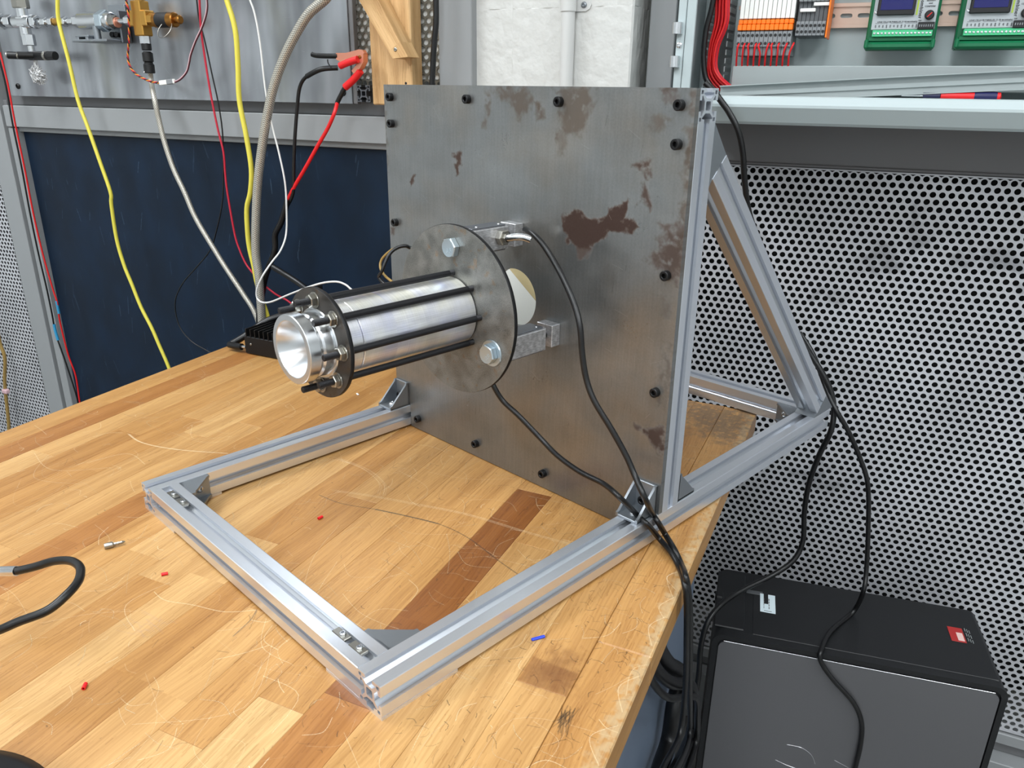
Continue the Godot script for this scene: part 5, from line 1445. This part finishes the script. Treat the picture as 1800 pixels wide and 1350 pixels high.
	"rw3": [Vector3(0.012,1.897,-0.973), Vector3(0.016,1.467,-0.973), Vector3(0.021,1.347,-0.973), Vector3(0.023,1.307,-0.973), Vector3(0.013,1.274,-0.973), Vector3(0.012,1.245,-0.973), Vector3(0.021,1.228,-0.973), Vector3(0.037,1.215,-0.973), Vector3(0.044,1.209,-0.973)],
	"lc_one": [Vector3(-0.046,1.070,-0.363), Vector3(-0.034,1.069,-0.353), Vector3(-0.020,1.062,-0.345), Vector3(-0.004,1.048,-0.337), Vector3(0.013,1.032,-0.325), Vector3(0.030,1.010,-0.314), Vector3(0.040,0.991,-0.305), Vector3(0.044,0.966,-0.303), Vector3(0.050,0.941,-0.301), Vector3(0.061,0.920,-0.297), Vector3(0.081,0.894,-0.295), Vector3(0.098,0.869,-0.294), Vector3(0.109,0.852,-0.290), Vector3(0.125,0.833,-0.279), Vector3(0.120,0.788,-0.334), Vector3(0.127,0.780,-0.333), Vector3(0.133,0.758,-0.348), Vector3(0.149,0.760,-0.321), Vector3(0.160,0.754,-0.307), Vector3(0.174,0.773,-0.259), Vector3(0.177,0.751,-0.267), Vector3(0.180,0.711,-0.278), Vector3(0.180,0.591,-0.327), Vector3(0.180,0.477,-0.372), Vector3(0.190,0.553,-0.251), Vector3(0.200,0.662,-0.117)],
	"lc_two": [Vector3(-0.082,0.909,-0.349), Vector3(-0.073,0.895,-0.346), Vector3(-0.062,0.879,-0.347), Vector3(-0.043,0.866,-0.346), Vector3(-0.015,0.843,-0.346), Vector3(0.009,0.831,-0.337), Vector3(0.040,0.823,-0.326), Vector3(0.070,0.821,-0.315), Vector3(0.094,0.820,-0.296), Vector3(0.105,0.790,-0.323), Vector3(0.114,0.787,-0.318), Vector3(0.121,0.782,-0.318), Vector3(0.129,0.759,-0.336), Vector3(0.148,0.758,-0.315), Vector3(0.161,0.754,-0.297), Vector3(0.174,0.766,-0.257), Vector3(0.178,0.744,-0.258), Vector3(0.180,0.697,-0.268), Vector3(0.180,0.618,-0.295), Vector3(0.180,0.546,-0.296), Vector3(0.180,0.579,-0.212), Vector3(0.185,0.604,-0.154)],
	"lc_three": [Vector3(-0.223,0.972,-0.390), Vector3(-0.257,0.986,-0.402), Vector3(-0.252,0.997,-0.400), Vector3(-0.248,1.014,-0.409), Vector3(-0.243,1.022,-0.418), Vector3(-0.234,1.025,-0.426), Vector3(-0.223,1.022,-0.433), Vector3(-0.161,1.037,-0.420)],
	"lc_three_b": [Vector3(-0.233,0.987,-0.393), Vector3(-0.252,0.990,-0.406), Vector3(-0.265,0.997,-0.416), Vector3(-0.265,1.007,-0.421), Vector3(-0.251,1.019,-0.421), Vector3(-0.242,1.022,-0.423)],
	"back_a": [Vector3(0.047,1.217,-0.750), Vector3(0.061,1.205,-0.750), Vector3(0.071,1.194,-0.750), Vector3(0.083,1.180,-0.750), Vector3(0.097,1.158,-0.750), Vector3(0.106,1.129,-0.755), Vector3(0.112,1.088,-0.765), Vector3(0.121,1.039,-0.790), Vector3(0.155,0.967,-0.790), Vector3(0.196,0.895,-0.790), Vector3(0.226,0.851,-0.790), Vector3(0.251,0.821,-0.785), Vector3(0.268,0.794,-0.780), Vector3(0.276,0.766,-0.775), Vector3(0.276,0.736,-0.770), Vector3(0.266,0.692,-0.780), Vector3(0.258,0.636,-0.790), Vector3(0.258,0.580,-0.800), Vector3(0.263,0.529,-0.800), Vector3(0.254,0.495,-0.790), Vector3(0.228,0.472,-0.770), Vector3(0.184,0.458,-0.720), Vector3(0.161,0.450,-0.680), Vector3(0.149,0.434,-0.650), Vector3(0.145,0.392,-0.640), Vector3(0.147,0.337,-0.640), Vector3(0.145,0.263,-0.630), Vector3(0.141,0.175,-0.620), Vector3(0.144,0.035,-0.620)],
	"back_b": [Vector3(0.210,0.870,-0.810), Vector3(0.235,0.841,-0.800), Vector3(0.260,0.798,-0.785), Vector3(0.279,0.773,-0.765), Vector3(0.298,0.745,-0.770), Vector3(0.320,0.703,-0.780), Vector3(0.339,0.658,-0.785), Vector3(0.351,0.589,-0.790), Vector3(0.361,0.510,-0.790), Vector3(0.362,0.478,-0.775)],
	"loop": [Vector3(-0.377,0.805,0.053), Vector3(-0.363,0.807,0.046), Vector3(-0.346,0.810,0.042), Vector3(-0.332,0.814,0.035), Vector3(-0.316,0.820,0.028), Vector3(-0.298,0.825,0.026), Vector3(-0.282,0.828,0.029), Vector3(-0.268,0.830,0.036), Vector3(-0.256,0.830,0.048), Vector3(-0.251,0.828,0.063), Vector3(-0.254,0.823,0.078), Vector3(-0.271,0.816,0.091), Vector3(-0.283,0.810,0.099), Vector3(-0.303,0.800,0.106), Vector3(-0.351,0.770,0.106)],
	"bits_red": [Vector3(-0.237,0.752,0.073), Vector3(-0.302,0.752,-0.068), Vector3(-0.231,0.752,-0.223)],
	"bit_misc": [Vector3(0.071,0.752,-0.141), Vector3(0.068,0.752,-0.136), Vector3(0.075,0.752,-0.145), Vector3(-0.415,0.752,-0.555), Vector3(-0.395,0.754,-0.076), Vector3(-0.390,0.754,-0.081), Vector3(-0.387,0.754,-0.087)],
	"cap_px": [Vector3(-0.218,0.770,0.151), Vector3(-0.190,0.770,0.146), Vector3(-0.165,0.770,0.147), Vector3(-0.175,0.750,0.140)],
	"amp_px": [Vector3(-0.715,0.750,-0.630), Vector3(-0.650,0.750,-0.628), Vector3(-0.638,0.750,-0.627), Vector3(-0.678,0.796,-0.600), Vector3(-0.621,0.789,-0.600)],
	"ampcable": [Vector3(-0.769,0.754,-0.657), Vector3(-0.751,0.756,-0.648), Vector3(-0.721,0.758,-0.637)],
}

func wire(called: String, path, r: float, m: Material, label: String, category := "cable", group := "", segs := 10) -> MeshInstance3D:
	return single(called, MB.new().tube(P[path] if path is String else path, r, segs, 5), m, label, category, group)

func bezel(path: Array, off: Vector3) -> Array:
	var o := []
	for q in path: o.append(q + off)
	return o

func cables() -> void:
	wire("yellow_cable", "yellow_a", 0.0042, M.yellow, "yellow cable nearest the left edge, looping in front of the silver fittings")
	wire("yellow_cable", "yellow_b", 0.0050, M.yellow, "yellow cable hanging just left of the thick braided hose")
	wire("braided_hose", "hose_big", 0.0086, M.braid, "thick braided steel hose curving down from the top edge", "hose", "", 16)
	wire("braided_hose", "hose_small", 0.0054, M.braid, "thin braided steel hose running from the black connector", "hose", "", 14)
	wire("red_wire", "red_wire", 0.0021, M.crimson, "red wire hanging between the two yellow cables, ending behind the nozzle", "wire")
	wire("black_wire", "black_wire", 0.0015, M.rubber, "thin black wire beside the red one, curling down to the bench edge", "wire")
	wire("white_wire", "white_wire", 0.0018, M.whitewire, "thin white wire behind the thick hose, looping over the metal cylinder", "wire")
	wire("tan_cable", "tan", 0.0048, M.tan, "tan cable in front of the left perforated panel")
	var tc: Vector3 = P.tan[3]
	single("cable_clip", MB.new().box(tc + Vector3(0.0, -0.022, 0.002), Vector3(0.020, 0.014, 0.014), 0.003), M.pale, "pale cable clip round the tan cable", "clip")
	var pr := thing("red_pair_wire", "thin red wire with a blue splice hanging along the left post", "wire")
	part("wire", MB.new().tube(P.pair_red, 0.0021, 8, 5), M.red, pr)
	part("splice", MB.new().tube(P.splice_red, 0.0034, 10, 4), M.cyan, pr)
	var pk := thing("black_pair_wire", "thin black wire with a blue splice hanging along the left post", "wire")
	part("wire", MB.new().tube(P.pair_black, 0.0021, 8, 5), M.rubber, pk)
	part("splice", MB.new().tube(P.splice_black, 0.0038, 10, 4), M.cyan, pk)
	# twisted sensor lead: three strands wound round the path
	var tw := thing("twisted_lead", "twisted orange, black and red sensor lead beside the brass cross", "wire")
	var base: Array = []
	var src: Array = P.twist
	for i in src.size() - 1:
		for k in 8: base.append(src[i].cubic_interpolate(src[i + 1], src[maxi(i - 1, 0)], src[mini(i + 2, src.size() - 1)], k / 8.0))
	var mats := [mat(Color(0.85, 0.52, 0.12), 0.45), M.ink, M.crimson]
	for sidx in 3:
		var q := []
		var run := 0.0
		for i in base.size():
			if i > 0: run += base[i].distance_to(base[i - 1])
			var t: Vector3 = (base[mini(i + 1, base.size() - 1)] - base[maxi(i - 1, 0)]).normalized()
			var u := t.cross(Vector3.BACK).normalized()
			var a := run / 0.016 * TAU + sidx * TAU / 3.0
			q.append(base[i] + (u * cos(a) + Vector3.BACK * sin(a)) * 0.0014)
		part("strand", MB.new().tube(q, 0.0013, 6, 2), mats[sidx], tw)
	var cn: Array = P.conn_tw
	var cd: Vector3 = cn[1] - cn[0]
	part("plug", MB.new().box(Vector3.ZERO, Vector3(0.006, 0.009, cd.length()), 0.001), M.white, tw, along((cn[0] + cn[1]) * 0.5, cd))
	part("plug_band", MB.new().box(Vector3.ZERO, Vector3(0.0066, 0.0096, cd.length() * 0.45), 0.001), M.grey, tw, along(cn[0].lerp(cn[1], 0.72), cd))
	var pp := thing("pink_lead", "pale pink and dark red paired lead rising from the white plug", "wire")
	part("strand", MB.new().tube(P.pink, 0.0016, 8, 4), M.pale, pp)
	part("strand", MB.new().tube(bezel(P.pink, Vector3(0.0026, -0.0008, 0.001)), 0.0015, 8, 4), mat(Color(0.28, 0.08, 0.12), 0.45), pp)
	# battery clamp
	var cl := thing("battery_clamp", "red and black handled copper clamp gripping the edge of the pine post", "clamp")
	part("handle", MB.new().tube(P.clamp_handle_black, 0.0045, 10, 4), M.black, cl)
	part("handle", MB.new().tube(P.clamp_handle_red, 0.0062, 12, 4), M.redlead, cl)
	part("handle", MB.new().tube(P.boot_red, 0.0066, 12, 4), M.redlead, cl)
	var jaw := PackedVector2Array([Vector2(-0.650, 1.263), Vector2(-0.628, 1.263), Vector2(-0.612, 1.266), Vector2(-0.600, 1.2685), Vector2(-0.592, 1.2675), Vector2(-0.588, 1.262), Vector2(-0.596, 1.257), Vector2(-0.612, 1.2555), Vector2(-0.640, 1.247), Vector2(-0.650, 1.252)])
	part("jaw", MB.new().extrude(jaw, -0.882, -0.872), M.copper, cl)
	var jaw2 := PackedVector2Array([Vector2(-0.601, 1.262), Vector2(-0.589, 1.262), Vector2(-0.590, 1.248), Vector2(-0.598, 1.237), Vector2(-0.612, 1.228), Vector2(-0.617, 1.233), Vector2(-0.606, 1.242)])
	part("jaw", MB.new().extrude(jaw2, -0.884, -0.870), M.copper, cl)
	part("pivot", MB.new().lathe([Vector2(0, 0), Vector2(0.003, 0), Vector2(0.0026, 0.002), Vector2(0, 0.0024)], 14), M.bronze, cl, at(-0.5965, 1.256, -0.870))
	part("spring", MB.new().tube([Vector3(-0.618, 1.252, -0.874), Vector3(-0.608, 1.2495, -0.872), Vector3(-0.601, 1.252, -0.872), Vector3(-0.606, 1.2555, -0.874)], 0.0018, 8, 4), M.nickel, cl)
	var jb := thing("black_lead", "thick black lead from the clamp down to the black sleeve", "cable")
	part("lead", MB.new().tube(P.lead_black, 0.0034, 10, 5), M.rubber, jb)
	part("sleeve", MB.new().tube(P.lead_black.slice(0, 3), 0.0046, 10, 5), M.black, jb)
	part("cable_tie", MB.new().tube(P.tie, 0.0013, 6, 4), M.black, jb)
	var jr := thing("red_lead", "thick red lead hanging from the clamp's red boot", "cable")
	part("lead", MB.new().tube(P.lead_red, 0.0036, 10, 5), M.redlead, jr)
	part("shrink_sleeve", MB.new().tube(P.shrink_red, 0.0044, 10, 5), M.rubber, jr)
	wire("black_sleeve", "sleeve", 0.0060, M.rubber, "black sleeve joining the red and black leads behind the bench", "sleeve")
	wire("hanging_cord", "black_mid", 0.0052, M.rubber, "thick black cord hanging between the pine post and the grey post", "cord")
	# cabinet wiring
	wire("cabinet_cord", "enc_black", 0.0044, M.rubber, "black cord running down inside the cabinet beside the red bundle", "cord")
	for k in 4:
		for j in 3:
			var nm: String = ["leftmost", "second", "third", "rightmost"][k]
			var lay: String = ["front", "middle", "back"][j]
			wire("bundle_wire", bezel(P["rw%d" % k], Vector3(0.0012 * (j - 1) + 0.0004 * k, 0, -0.004 * j)), 0.0021, [M.red, M.crimson, M.redlead][j], "red wire in the cabinet bundle, %s strand of the %s layer" % [nm, lay], "wire", "red wire bundle in the upright duct", 8)
	# load cell cables
	wire("sensor_cable", "lc_one", 0.0031, M.rubber, "black cable from the upper load cell's chrome gland over the plate and bench edge", "cable", "", 12)
	wire("sensor_cable", "lc_two", 0.0030, M.rubber, "black cable leaving below the round flange and crossing the right rail", "cable", "", 12)
	var l3 := thing("sensor_cable", "thin cable looping out left of the round flange against the navy panel", "cable")
	part("cable", MB.new().tube(P.lc_three, 0.0022, 10, 5), M.rubber, l3)
	part("cable", MB.new().tube(P.lc_three_b, 0.0016, 10, 5), M.tan, l3)
	wire("back_cord", "back_a", 0.0042, M.rubber, "black cord passing behind the diagonal brace and across the tower's top left", "cord", "", 12)
	wire("back_cord", bezel(P.back_b, Vector3.ZERO) + tail_b(), 0.0036, M.rubber, "black cord snaking over the tower's lid and down its grey side", "cord", "", 12)
	# hanging bundle at the bench's right side
	var n := ["thickest", "middle", "thinnest"]
	var paths := [[Vector3(0.132, 0.700, -0.300), Vector3(0.133, 0.600, -0.360), Vector3(0.135, 0.520, -0.430), Vector3(0.140, 0.446, -0.506), Vector3(0.140, 0.411, -0.482), Vector3(0.140, 0.360, -0.471), Vector3(0.140, 0.354, -0.423), Vector3(0.140, 0.337, -0.371), Vector3(0.140, 0.307, -0.326)], [Vector3(0.130, 0.700, -0.270), Vector3(0.136, 0.600, -0.330), Vector3(0.146, 0.520, -0.400), Vector3(0.160, 0.459, -0.475), Vector3(0.160, 0.387, -0.520), Vector3(0.160, 0.319, -0.549), Vector3(0.160, 0.331, -0.489), Vector3(0.160, 0.365, -0.401), Vector3(0.160, 0.338, -0.352)], [Vector3(0.128, 0.700, -0.240), Vector3(0.138, 0.620, -0.290), Vector3(0.155, 0.550, -0.340), Vector3(0.170, 0.458, -0.458), Vector3(0.170, 0.383, -0.506), Vector3(0.170, 0.324, -0.524), Vector3(0.170, 0.323, -0.480), Vector3(0.170, 0.342, -0.399)]]
	for k in 3:
		wire("floor_cable", paths[k], [0.0115, 0.008, 0.0045][k], M.rubber, "black cable hanging under the bench's right edge, %s of three" % n[k], "cable", "cables under the bench edge")

func tail_b() -> Array:
	return [Vector3(0.355,0.426,-0.792), Vector3(0.325,0.426,-0.723), Vector3(0.315,0.426,-0.668), Vector3(0.318,0.410,-0.665), Vector3(0.339,0.382,-0.668), Vector3(0.372,0.348,-0.673), Vector3(0.389,0.314,-0.675), Vector3(0.394,0.271,-0.676), Vector3(0.394,0.225,-0.676), Vector3(0.396,0.166,-0.676)]

# ---------- tower computer ----------
func computer() -> void:
	var t := thing("tower_computer", "black tower computer with a grey metal side panel on the floor right of the bench", "computer", Transform3D(Basis(Vector3.UP, 0.1426), Vector3(0.3500, 0, -0.7685)))
	var L := 0.4080
	var W := 0.1838
	var H := 0.42
	var rr := func(w: float, h: float, r: float) -> PackedVector2Array:
		var p := PackedVector2Array()
		for c in [[1, 1, 0], [-1, 1, 1], [-1, -1, 2], [1, -1, 3]]:
			for k in 7:
				var a: float = (c[2] + k / 6.0) * PI / 2
				p.append(Vector2(c[0] * (w / 2 - r) + cos(a) * r, c[1] * (h / 2 - r) + sin(a) * r))
		return p
	var shell := MB.new().extrude(rr.call(L, H - 0.012, 0.016), -W / 2, W / 2 - 0.004, at(0, H / 2 + 0.006, 0))
	part("shell", shell, M.casetop, t)
	part("frame_edge", MB.new().extrude(cut(rr.call(L + 0.002, H - 0.010, 0.017), rr.call(L - 0.014, H - 0.026, 0.012)), W / 2 - 0.006, W / 2 + 0.001, at(0, H / 2 + 0.006, 0)), M.casetop, t)
	var sp := part("side_panel", MB.new().extrude(rr.call(L - 0.018, H - 0.030, 0.012), W / 2 - 0.006, W / 2 + 0.0006, at(0, H / 2 + 0.004, 0)), M.casegrey, t)
	part("panel_edge", MB.new().tube([Vector3(-L / 2 + 0.016, H - 0.0105, W / 2), Vector3(0, H - 0.0105, W / 2), Vector3(L / 2 - 0.016, H - 0.0105, W / 2)], 0.0008, 8, 1), M.bright, t)
	part("front_cap", MB.new().box(Vector3(-L / 2 + 0.022, H - 0.0005, -0.005), Vector3(0.046, 0.004, W - 0.03), 0.0015), M.casetop, t)
	part("lid", MB.new().box(Vector3(0.024, H - 0.0008, -0.005), Vector3(L - 0.066, 0.003, W - 0.02), 0.0012), M.casetop, t)
	part("latch", MB.new().box(Vector3(-L / 2 + 0.060, H + 0.0008, -0.035), Vector3(0.026, 0.0012, 0.010), 0.0004), M.darkgrey, t)
	part("latch", MB.new().box(Vector3(-L / 2 + 0.078, H + 0.0010, -0.022), Vector3(0.008, 0.0016, 0.030), 0.0006), M.ink, t)
	part("port_cover", MB.new().box(Vector3(-L / 2 + 0.004, H - 0.002, -0.01), Vector3(0.014, 0.012, 0.020), 0.003), M.casetop, t)
	# stickers with print too small to read: rows of dark dashes
	var w := part("sticker", MB.new().box(Vector3(-0.1233, 0.4213, -0.0097), Vector3(0.024, 0.0006, 0.050), 0.0002), mat(Color(0.86, 0.92, 0.94), 0.4), t, Transform3D(), "pale blue white sticker")
	var s1 := Vector3(-0.1233, 0.4213, -0.0097)
	for k in 8: part("print_line", MB.new().box(s1 + Vector3(-0.006 + (k % 2) * 0.008, 0.0004, -0.010 + (k / 2) * 0.0075), Vector3(0.0009 + 0.0007 * (k % 2), 0.0003, 0.0055)), M.grey, w)
	part("print_line", MB.new().box(s1 + Vector3(0, 0.0004, 0.0215), Vector3(0.012, 0.0003, 0.0014)), M.grey, w)
	var r := part("sticker", MB.new().box(Vector3(0.1582, 0.4213, -0.0168), Vector3(0.021, 0.0006, 0.036), 0.0002), mat(Color(0.66, 0.15, 0.14), 0.4), t, Transform3D(), "red sticker")
	var s2 := Vector3(0.1582, 0.4213, -0.0168)
	part("print_block", MB.new().box(s2 + Vector3(0.004, 0.0004, 0.005), Vector3(0.009, 0.0003, 0.020)), mat(Color(0.88, 0.75, 0.72), 0.5), r)
	for k in 9: part("print_line", MB.new().box(s2 + Vector3(0.0145 + (k % 3) * 0.0028, 0.0002, -0.016 + (k / 3) * 0.012 + (k % 3) * 0.002), Vector3(0.0008, 0.0004, 0.008)), M.duct, r)
	# engraved mark on the side panel: open swoosh strokes
	var e := W / 2 + 0.0008
	var strokes := [[Vector3(-0.085, 0.2, e), Vector3(-0.065, 0.194, e), Vector3(-0.045, 0.192, e), Vector3(-0.028, 0.196, e), Vector3(-0.010, 0.17, e), Vector3(0.004, 0.14, e)],
		[Vector3(-0.072, 0.236, e), Vector3(-0.05, 0.236, e), Vector3(-0.034, 0.226, e), Vector3(-0.026, 0.21, e)],
		[Vector3(0.0, 0.200, e), Vector3(0.012, 0.206, e), Vector3(0.026, 0.207, e)], [Vector3(0.016, 0.184, e), Vector3(0.03, 0.189, e), Vector3(0.044, 0.190, e)],
		[Vector3(0.0, 0.226, e), Vector3(0.016, 0.220, e), Vector3(0.03, 0.214, e)]]
	var lg := MB.new()
	for q in strokes: lg.tube(q, 0.0005, 6, 5)
	part("engraved_mark", lg, M.bright, sp)

# ---------- things lying about ----------
func clutter() -> void:
	# amplifier with a finned top
	var a := thing("finned_amplifier", "black finned heat sink box at the bench's far corner behind the nozzle", "amplifier", Transform3D(Basis(Vector3.UP, -0.02), Vector3(-0.635, TOP, -0.705)))
	part("case", MB.new().box(Vector3(0, 0.018, 0), Vector3(0.155, 0.032, 0.150), 0.001), M.oxide, a)
	for k in 15: part("fin", MB.new().box(Vector3(-0.072 + k * 0.0103, 0.040, 0), Vector3(0.0022, 0.016, 0.150), 0.0004), M.oxide, a)
	part("screw", button(0.0022, 0.001), M.nickel, a, at(-0.063, 0.020, 0.0749))
	for x in [-0.06, 0.06]: part("foot", MB.new().box(Vector3(x, 0.001, 0.05), Vector3(0.02, 0.002, 0.02)), M.black, a)
	var c := thing("power_cord", "thick black cord resting along the finned box to its corner plug", "cord")
	part("cord", MB.new().tube([Vector3(-0.752, TOP + 0.012, -0.640), Vector3(-0.735, TOP + 0.024, -0.655), Vector3(-0.705, TOP + 0.050, -0.69), Vector3(-0.66, TOP + 0.062, -0.735), Vector3(-0.60, TOP + 0.075, -0.77), Vector3(-0.55, TOP + 0.09, -0.80)], 0.0062, 12, 5), M.rubber, c)
	part("plug", MB.new().tube([Vector3(-0.756, TOP + 0.010, -0.637), Vector3(-0.738, TOP + 0.011, -0.633), Vector3(-0.722, TOP + 0.012, -0.632)], 0.0062, 12, 4), M.oxide, c)
	part("pin", MB.new().tube([Vector3(-0.724, TOP + 0.012, -0.632), Vector3(-0.712, TOP + 0.013, -0.632)], 0.003, 10, 2), M.bright, c)
	single("loop_cord", MB.new().tube([Vector3(-0.80, 0.865, -0.82), Vector3(-0.745, 0.842, -0.82), Vector3(-0.70, 0.826, -0.81), Vector3(-0.655, 0.815, -0.80), Vector3(-0.60, 0.80, -0.79)], 0.0058, 12, 5), M.rubber, "thick black cord slanting behind the finned box over the braided hoses", "cord")
	single("drop_cord", MB.new().tube([Vector3(-0.690, 0.838, -0.825), Vector3(-0.694, 0.80, -0.83), Vector3(-0.697, 0.74, -0.84), Vector3(-0.70, 0.6, -0.84)], 0.0052, 12, 5), M.rubber, "short black cord dropping straight down beside the finned box", "cord")
	# cable loop with ferrule at the left edge
	var l := thing("looped_cable", "black cable bent in a loop with a chrome ferrule at the picture's left edge", "cable")
	part("cable", MB.new().tube(P.loop.slice(2), 0.0036, 14, 6), M.rubber, l)
	part("ferrule", MB.new().tube([P.loop[0], P.loop[1], P.loop[2]], 0.0044, 16, 4), M.bright, l)
	# round black cap at the near corner
	single("round_cap", MB.new().lathe([Vector2(0.0, 0.0), Vector2(0.094, 0.0), Vector2(0.098, 0.003), Vector2(0.100, 0.010), Vector2(0.098, 0.017), Vector2(0.090, 0.021), Vector2(0.05, 0.025), Vector2(0.0, 0.026)], 72, Transform3D(), 50.0), mat(Color(0.03, 0.033, 0.05), 0.45), "round black lid lying at the bench's near left corner", "lid", "", frame(Vector3.RIGHT, Vector3.FORWARD, Vector3.UP, Vector3(-0.19, TOP, 0.246)))
	var q := [[Vector3(-0.237, TOP, 0.073), 0.6, "red offcut of insulation nearest the near left corner"], [Vector3(-0.302, TOP, -0.068), 2.4, "red offcut of insulation left of the front crossbar"], [Vector3(-0.231, TOP, -0.223), 2.9, "red offcut of insulation inside the aluminium frame"]]
	for e in q:
		single("insulation_scrap", MB.new().lathe([Vector2(0.0009, -0.003), Vector2(0.0016, -0.003), Vector2(0.0016, 0.003), Vector2(0.0009, 0.003)], 12), M.redlead, e[2], "scrap", "red scraps of wire insulation", Transform3D(Basis(Vector3.UP, e[1]), e[0] + Vector3(0, 0.0017, 0)))
	single("blue_scrap", MB.new().box(Vector3.ZERO, Vector3(0.0028, 0.0022, 0.013), 0.0006), M.blue, "small blue plastic scrap on the bench right of the right rail", "scrap", "", Transform3D(Basis(Vector3.UP, -0.75), Vector3(0.0715, TOP + 0.0012, -0.1405)))
	single("white_scrap", MB.new().box(Vector3.ZERO, Vector3(0.0070, 0.002, 0.003), 0.0006), M.white, "tiny white scrap on the bench beyond the left rail", "scrap", "", Transform3D(Basis(Vector3.UP, -0.6), Vector3(-0.415, TOP + 0.001, -0.555)))
	var b := thing("hose_barb", "small grey barbed fitting lying left of the front crossbar", "fitting", along(Vector3(-0.391, TOP + 0.0032, -0.0815), Vector3(0.55, 0.0, -0.80)))
	part("knurl", MB.new().lathe([Vector2(0, -0.008), Vector2(0.0028, -0.008), Vector2(0.0032, -0.007), Vector2(0.0032, 0.0), Vector2(0.0026, 0.0008), Vector2(0, 0.0008)], 10), M.nickel, b)
	part("barb", MB.new().lathe([Vector2(0, 0), Vector2(0.0013, 0.0), Vector2(0.0021, 0.003), Vector2(0.0013, 0.0032), Vector2(0.0020, 0.006), Vector2(0.0012, 0.0062), Vector2(0.0017, 0.009), Vector2(0.0006, 0.012), Vector2(0, 0.012)], 16), M.nickel, b)
